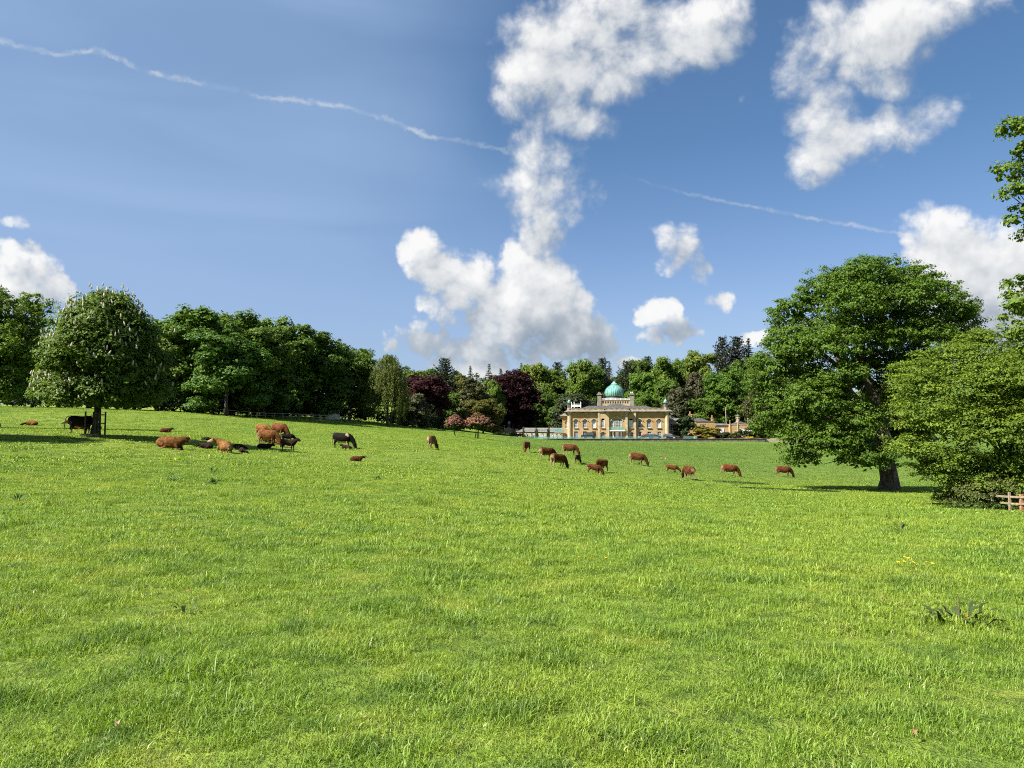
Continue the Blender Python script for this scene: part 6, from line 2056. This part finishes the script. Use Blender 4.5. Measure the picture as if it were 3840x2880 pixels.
def flat_out():
    """Stretched out on its side, seen as a low mound."""
    parts = [[(-.9, 0, .20, .22, .17), (-.5, 0, .27, .40, .27), (0, 0, .29, .44, .29), (.45, 0, .26, .36, .25), (.7, 0, .19, .22, .16)],
             [(.6, 0, .20, .2, .15), (.95, -.05, .14, .13, .11), (1.2, -.08, .12, .11, .10), (1.45, -.12, .09, .07, .07)]]
    for x, sgn in ((.5, 1), (.35, 1), (-.6, 1), (-.8, 1)):
        parts.append([(x, -.25, .18, .12, .10), (x + .1, -.6, .10, .07, .06), (x + .05, -.95, .06, .05, .045)])
    return parts


def pale_stand(co):
    x, y, z = co.T
    v = .85 * sstep(x, -.74, -1.0) * sstep(z, 1.34, 1.0) + .95 * sstep(z, .50, .12) * sstep(np.abs(x), .35, .45) * (x < .85) + .5 * sstep(z, .8, .62) * (np.abs(x) < .45)
    return v + .6 * sstep(x, -.62, -.86) * sstep(z, .9, .6)


def dark_stand(co):
    x, y, z = co.T
    return .8 * ball(co, (1.40, 0, .05), (.12, .3, .12)) * (z < .22) + .9 * (z < .035)


def pale_none(co):
    return np.zeros(len(co))


def pale_lie(co):
    x, y, z = co.T
    return .55 * sstep(x, -.9, -1.08) + .75 * sstep(z, .14, .04) * (np.abs(y) > .2)


def muzzle(ht, r_=.14):
    return lambda co: .9 * ball(co, ht, (r_, r_, r_))


V = .030
P_graze = animal('cow', standing('graze', udder=True), V, lambda c_: pale_stand(c_) + muzzle((1.30, 0, .20), .10)(c_) * .8, dark_stand)
P_graze2 = animal('cow', standing('graze', .97, 1.0, False, .35, turn=.6), V, lambda c_: pale_stand(c_) + .3 * ball(c_, (1.25, .25, .40), (.13, .13, .2)), dark_stand)
P_graze3 = animal('cow', standing('graze', 1.03, 1.0, True, -.35, turn=-.5), V, pale_stand, dark_stand)
P_up = animal('cow', standing('low', 1.0, 1.0, True, .2, turn=-.3), V, pale_stand, dark_stand)
P_tail = animal('cow', standing('low', 1.0, 1.03, False, .12, tail_up=True), V, pale_stand, dark_stand)
P_lie = animal('cow', lying('up', 1.0, .15), V, lambda c_: pale_lie(c_) + muzzle((1.30, .1, .66))(c_), pale_none)
P_lie_back = animal('cow', lying('up', 1.0, 1.3), V, lambda c_: pale_lie(c_) + 1.0 * ball(c_, (1.18, .66, .74), (.28, .28, .22)), pale_none)
P_calf = animal('calf', standing('up', .72, 1.14, False, .25, turn=-.2), V * 1.1, lambda c_: pale_stand(c_) * .3, dark_stand)
P_calf_low = animal('calf', standing('low', .72, 1.12, False, -.25, turn=.3), V * 1.1, lambda c_: pale_stand(c_) * .4, dark_stand)
P_calf_graze = animal('calf', standing('graze', .74, 1.02, False, .3), V * 1.1, lambda c_: pale_stand(c_) * .5, dark_stand)
P_calf_lie = animal('calf', lying('up', .85, -.2), V * 1.1, lambda c_: pale_lie(c_) * .3, pale_none)
P_calf_curl = animal('calf', lying('down', .9, .9), V * 1.1, lambda c_: pale_lie(c_) * .3, pale_none)
P_flat = animal('calf', flat_out(), V * 1.1, lambda c_: .3 * pale_lie(c_), pale_none)
P_black = animal('cow', standing('graze', 1.05, 1.0, True, .15), V,
                 lambda c_: 1.0 * ball(c_, (.40, -.18, 1.33), (.10, .25, .13)) + .9 * ball(c_, (.55, -.25, 1.22), (.09, .12, .10)) + 1.0 * sstep(c_[:, 2], .74, .64) * sstep(np.abs(c_[:, 0] - .0), .62, .45) * (np.abs(c_[:, 1]) < .26) + .7 * sstep(c_[:, 0], -.93, -1.02), pale_none)

ORANGE, RED, TAN, DARKB, BLACKB, BLACK = (.138, .056, .014), (.090, .031, .009), (.175, .082, .024), (.020, .010, .007), (.011, .008, .006), (.007, .006, .006)
HERD = [
    # mesh, name, pixel x, y, distance, heading in degrees (0 = to the right, 90 = away), length scale, colour, pale amount, label
    (P_lie, 'cow', -42, 1606, 76, 200, 1.0, (.035, .013, .008), .3, 'dark brown cow mostly cut off by the picture edge'),
    (P_calf_curl, 'calf', 118, 1597, 97, 172, .82, ORANGE, .4, 'brown calf lying alone on the sunny bank near the picture edge'),
    (P_tail, 'cow', 302, 1629, 61, 4, 1.0, BLACK, .1, 'black cow with arched tail standing behind the chestnut trunk in shade'),
    (P_lie_back, 'cow', 296, 1613, 71, 178, 1.0, ORANGE, .9, 'brown cow with pale face lying behind the black cow under the chestnut'),
    (P_calf_lie, 'calf', 622, 1623, 80, 12, .60, (.085, .028, .010), .5, 'small brown calf lying alone beyond the tree shadow'),
    (P_lie, 'cow', 640, 1684, 52, -6, .98, ORANGE, .8, 'large orange cow lying with its head up at the end of the tree shadow'),
    (P_flat, 'calf', 779, 1652, 62, 10, .56, BLACKB, 0, 'dark calf stretched flat in the tip of the tree shadow'),
    (P_calf_curl, 'calf', 770, 1682, 57, 175, .52, DARKB, .1, 'dark brown calf lying by the muzzle of the pale-faced orange cow'),
    (P_lie_back, 'cow', 842, 1695, 55, 128, .95, TAN, .9, 'orange cow lying with its pale face turned aside between dark calves'),
    (P_calf_curl, 'calf', 898, 1684, 59, 20, .48, DARKB, .1, 'dark calf lying just behind the rump of the pale-faced cow'),
    (P_calf_curl, 'calf', 908, 1697, 55, -60, .46, (.024, .013, .009), .1, 'curled dark calf lowest beside the pale-faced lying cow'),
    (P_graze, 'cow', 1003, 1672, 67, -14, 1.02, ORANGE, 1.0, 'front orange cow of the tight group, pale hind legs towards the tree'),
    (P_up, 'cow', 985, 1640, 78, -24, 1.0, TAN, 1.0, 'tan cow at the rear of the tight group, half hidden'),
    (P_graze2, 'cow', 1046, 1640, 76, -32, 1.12, (.130, .044, .015), .5, 'largest red brown cow at the back of the tight group'),
    (P_calf_low, 'calf', 1050, 1640, 72.5, 195, .78, (.085, .034, .016), .5, 'brown yearling suckling in the middle of the tight group'),
    (P_calf_low, 'calf', 1076, 1662, 70, 8, .62, BLACK, 1.0, 'black and white calf squeezed between the cows of the group'),
    (P_calf_curl, 'calf', 996, 1659, 73, 0, .55, (.10, .035, .013), .3, 'reddish calf lying behind the legs of the front orange cow'),
    (P_calf_curl, 'calf', 1034, 1667, 70, 190, .5, (.13, .055, .024), .4, 'pale brown calf lying under the head of the front orange cow'),
    (P_calf, 'calf', 1080, 1694, 66, -10, .72, DARKB, .3, 'dark brown calf standing in front of the tight group'),
    (P_calf_lie, 'calf', 992, 1686, 65.5, 6, .60, BLACKB, .1, 'nearly black calf lying before the front orange cow'),
    (P_black, 'cow', 1283, 1681, 72, -8, 1.0, BLACK, 1.0, 'black cow with white shoulder patch and belly grazing'),
    (P_calf_lie, 'calf', 1298, 1686, 68, 172, .50, DARKB, .2, 'dark calf lying in front of the black and white cow'),
    (P_calf_lie, 'calf', 1337, 1730, 61, 4, .50, (.075, .026, .010), .4, 'brown calf lying alone lower down the slope below the black cow'),
    (P_graze3, 'cow', 1619, 1686, 72, 78, 1.0, TAN, 1.3, 'tan cow standing alone with its pale rump towards the viewer'),
    (P_graze2, 'cow', 1974, 1697, 100, 250, 1.0, (.135, .048, .015), .6, 'brown cow grazing face-on below the orangery'),
    (P_graze3, 'cow', 2050, 1725, 86, 28, 1.0, RED, 1.0, 'red brown cow with bright rump just behind the lowest-standing one of the trio'),
    (P_graze, 'cow', 2092, 1755, 75, 38, 1.0, RED, 1.0, 'red brown cow nearest the viewer of the trio below the orangery'),
    (P_graze, 'cow', 2136, 1707, 96, -22, 1.0, RED, .9, 'red cow in front of the house with a dark calf at its nose'),
    (P_calf_graze, 'calf', 2168, 1740, 86, 70, .78, (.025, .011, .007), .2, 'dark calf grazing at the nose of the red cow before the house'),
    (P_graze2, 'cow', 2255, 1772, 81, 228, 1.0, ORANGE, .5, 'brown cow grazing towards the viewer behind a small calf'),
    (P_calf_graze, 'calf', 2226, 1780, 78, -18, .72, (.085, .030, .012), .5, 'small brown calf nibbling in front of the cow that faces the viewer'),
    (P_graze, 'cow', 2388, 1743, 90, -16, 1.0, RED, 1.0, 'red cow with white face grazing in front of the parked estate cars'),
    (P_calf_low, 'calf', 2518, 1776, 88, -14, .68, (.105, .036, .012), .5, 'small red calf walking along beside the cow seen from behind'),
    (P_graze3, 'cow', 2581, 1798, 80, 112, 1.0, (.080, .026, .010), .8, 'dark red cow seen from behind, between the walking calf and the grazing pair'),
    (P_graze, 'cow', 2735, 1786, 93, -8, 1.0, (.115, .036, .012), .9, 'orange red cow grazing midway between the cow seen from behind and the oak'),
    (P_graze2, 'cow', 2938, 1789, 100, -10, 1.0, (.095, .030, .010), .6, 'red cow grazing closest to the great oak'),
]
for me, nm, px, py, d, hd, sc_, c_, pl, lb in HERD:
    g = on_ground(px, py, d)
    o = link(nm, me, None, g, (0, 0, R(hd)), sc_)
    # stand square on the slope along the body
    e = .8
    dx, dy = math.cos(R(hd)), math.sin(R(hd))
    o.rotation_euler = (0, -math.atan2(gz(g.x + dx * e, g.y + dy * e) - gz(g.x - dx * e, g.y - dy * e), 2 * e), R(hd))
    o.location.z -= .015
    o.color = (*c_, pl)
    tag(o, lb, 'cow' if nm == 'cow' else 'calf', 'cattle on the pasture')
    sp_ = (at(px, py, 1) - EYE)

# feeding block in the grass
g = on_ground(2487, 1720, 112)
tb = thing('feed_trough', 'small brown trough on pale feet in the grass behind the walking calf', 'trough', g)
MB().box(-.32, .32, -.14, .14, .08, .24).build('trough', m_timber_red, tb)
for s_ in (-1, 1):
    MB().box(s_ * .30 - .09, s_ * .30 + .09, -.15, .15, -.03, .08).build('foot', m_white, tb)

# ================================================================== docks, flowers and litter in the grass
m_dock, b, o = material('dock_leaf')
p = b.node('ShaderNodeTexCoord').outputs['Object']
info = b.node('ShaderNodeObjectInfo')
c = b.mix(b.smooth(b.noise(p, 18.0, 4.0), .35, .7), info.outputs['Color'], b.mix(1.0, info.outputs['Color'], (1.5, 1.35, .9), 'MULTIPLY'))
s = b.node('ShaderNodeBsdfPrincipled', {'Base Color': c, 'Roughness': .6, 'Specular IOR Level': .18})
t = b.node('ShaderNodeBsdfTranslucent', {'Color': c})
mx = b.node('ShaderNodeMixShader', {0: .2})
b.put(mx.inputs[1], s.outputs[0])
b.put(mx.inputs[2], t.outputs[0])
b.put(o.inputs[0], mx.outputs[0])


def dock_leaf(L, W, arch, seed):
    r_ = random.Random(seed)
    vs, fs = [], []
    n = 7
    for i in range(n + 1):
        t = i / n
        x = L * t * (1 - .12 * t)
        z = arch * L * math.sin(t * 2.4) * .5
        w = W * (.10 if t < .18 else math.sin((t - .12) / .88 * math.pi) ** .6 + .02) * (1 + .16 * r_.uniform(-1, 1))
        cu = .25 * w
        vs += [(x, -w, z + cu + .012 * math.sin(i * 2.3)), (x, 0, z), (x, w, z + cu + .012 * math.sin(i * 2.9 + 1))]
    for i in range(n):
        a_ = i * 3
        fs += [(a_, a_ + 1, a_ + 4, a_ + 3), (a_ + 1, a_ + 2, a_ + 5, a_ + 4)]
    me = bpy.data.meshes.new('leaf')
    me.from_pydata(vs, [], fs)
    me.materials.append(m_dock)
    me.shade_smooth()
    return me


LEAVES = [dock_leaf(.28, .032, .5, 1), dock_leaf(.31, .038, .8, 2), dock_leaf(.22, .030, .3, 3), dock_leaf(.26, .022, 1.0, 4)]
DOCKS = [(3590, 2332, 7.0, 30, .62, (.040, .062, .022), 'dark dock plant with broad drooping leaves, biggest weed in the sward'), (650, 1806, 29, 16, 1.0, (.040, .085, .030), 'broad leaved dock in the grass just below the large lying orange cow'),
         (803, 1816, 27, 20, 1.1, (.042, .090, .030), 'bushier dock plant between the lying cattle and the viewer'), (1418, 1800, 30, 12, .95, (.035, .080, .026), 'small dock plant in the middle of the pasture below the brown calf'),
         (800, 1776, 34, 10, 1.0, (.05, .10, .035), 'thin row of dock leaves just above the bushier dock'), (2655, 1824, 52, 10, 1.2, (.022, .055, .020), 'dark weed clump below the cow seen from behind'),
         (3372, 1992, 20, 9, 1.0, (.060, .085, .030), 'ragged thistle-like weed below the oak shadow'), (66, 1880, 21, 9, 1.0, (.05, .10, .03), 'low weed by the picture edge below the tree shadow'),
         (2398, 1742, 84, 8, 1.4, (.03, .065, .022), 'weed under the hooves of the white-faced red cow'), (2493, 1742, 92, 9, 1.5, (.03, .07, .022), 'weed clump above the walking red calf'),
         (1372, 1715, 63, 9, 1.0, (.06, .085, .03), 'weed tuft beside the ears of the lone lying brown calf'), (1590, 1676, 76, 8, 1.2, (.035, .08, .025), 'weed beside the tan cow with the pale rump'), (690, 2300, 7.4, 5, .55, (.05, .09, .035), 'tiny thistle rosette in the near grass')]
for i, (px, py, d, n, s_, c_, lb) in enumerate(DOCKS):
    g = on_ground(px, py, d)
    root = thing('dock_plant', lb, 'weed', g, i * 1.3, 'weeds scattered in the pasture')
    spread_ = .16 if i == 0 else .05
    r_ = random.Random(50 + i)
    for k in range(n):
        a_ = k * 2.4 + r_.uniform(-.4, .4)
        tilt = r_.uniform(-.62, .06)
        lf = link('leaf', LEAVES[r_.randrange(4)], root, (spread_ * math.cos(a_) * (k % 3 + 1) / 2, spread_ * math.sin(a_) * (k % 3 + 1) / 2, .0), (r_.uniform(-.3, .3), tilt, a_), s_ * r_.uniform(.7, 1.15))
        q = r_.uniform(.75, 1.3)
        if i == 0 and k % 4 == 1:
            q *= .75
        lf.color = (c_[0] * q * (1.35 if i == 0 and k % 4 == 1 else 1), c_[1] * q, c_[2] * q, 1)
    if i == 0:
        MB().tube([(.02, 0, 0), (.03, .01, .2), (.02, .02, .24)], [.006, .005, .003], 5).build('flower_stalk', m_dock, root).color = (.08, .06, .03, 1)

m_yel = plain('buttercup_petal', (.75, .52, .02), .5, var=.05)
fl_me = MB().lathe([(.004, 0), (.017, .006), (.02, .012)], 6).mesh('flower', m_yel)
for j, (px, py, d, n, lb) in enumerate([(3440, 2155, 9.2, 8, 'cluster of yellow buttercups in the grass above the dark dock plant'), (2225, 2148, 9.3, 3, 'few yellow buttercups alone in the middle of the near grass')]):
    g = on_ground(px, py, d)
    root = thing('buttercup', lb, 'flowers', g)
    r_ = random.Random(j)
    st = MB()
    for k in range(n):
        x_, y_, h = r_.uniform(-.22, .22), r_.uniform(-.12, .12), r_.uniform(.10, .19)
        st.tube([(x_, y_, -.02), (x_ + .01, y_, h)], [.0022, .0016], 4)
        link('flower', fl_me, root, (x_ + .01, y_, h), (r_.uniform(-.4, .4), r_.uniform(-.4, .4), 0), 1.1)
    st.build('stem', m_dock, root).color = (.07, .12, .03, 1)

dl_me = dock_leaf(.065, .012, .9, 9)
for j, (px, py, d, rz, c_, lb) in enumerate([(690, 2238, 8.0, .4, (.22, .12, .06), 'curled tan dead leaf on the near grass under the pasture slope'), (3622, 2336, 6.8, 1.2, (.30, .13, .06), 'rust orange dead leaf lying beside the dark dock plant'),
                                              (430, 2765, 4.2, 2.0, (.30, .27, .15), 'pale bleached leaf in the lowest corner of the grass'), (3420, 2792, 4.1, .9, (.22, .14, .07), 'small brown dead leaf low in the opposite corner'),
                                              (3305, 2266, 7.5, .2, (.16, .10, .07), 'dull brown leaf scrap in the grass ahead of the dock plant')]):
    g = on_ground(px, py, d)
    o = link('dead_leaf', dl_me, None, g + Vector((0, 0, .045)), (.3, .2, rz))
    o.color = (*c_, 1)
    tag(o, lb, 'leaf', 'dead leaves in the grass')

# longer, darker nettle and thistle patches
for j, (px, py, d, rx, ry, lb) in enumerate([(2780, 1812, 84, 3.0, 1.6, 'dark blue green nettle patch below the grazing red cows'), (2900, 1836, 66, 3.2, 1.2, 'second nettle patch nearer the oak trunk'), (3060, 1842, 60, 2.2, .9, 'thin nettle strip beside the oak shadow')]):
    g = on_ground(px, py, d)
    o = thing('nettle_patch', lb, 'weeds', (g.x, g.y, g.z))
    r_ = np.random.default_rng(j)
    n = 900
    a_, q = r_.random(n) * 6.283, np.sqrt(r_.random(n))
    P = np.stack([rx * q * np.cos(a_), ry * q * np.sin(a_) , np.zeros(n)], 1)
    P[:, 2] = ground_z(P[:, 0] + g.x, P[:, 1] + g.y) - g.z + .02 + r_.random(n) * .16 * (1 - q * .6)
    N = unit(r_.normal(size=(n, 3)) + np.array([0, 0, .7]))
    f_ = link('foliage', leaf_mesh('foliage', P, N, .05 + .04 * r_.random(n), .5 + .2 * r_.normal(size=n), .5, m_leaf, r_), o)
    f_.color = (.035, .078, .026, 1)
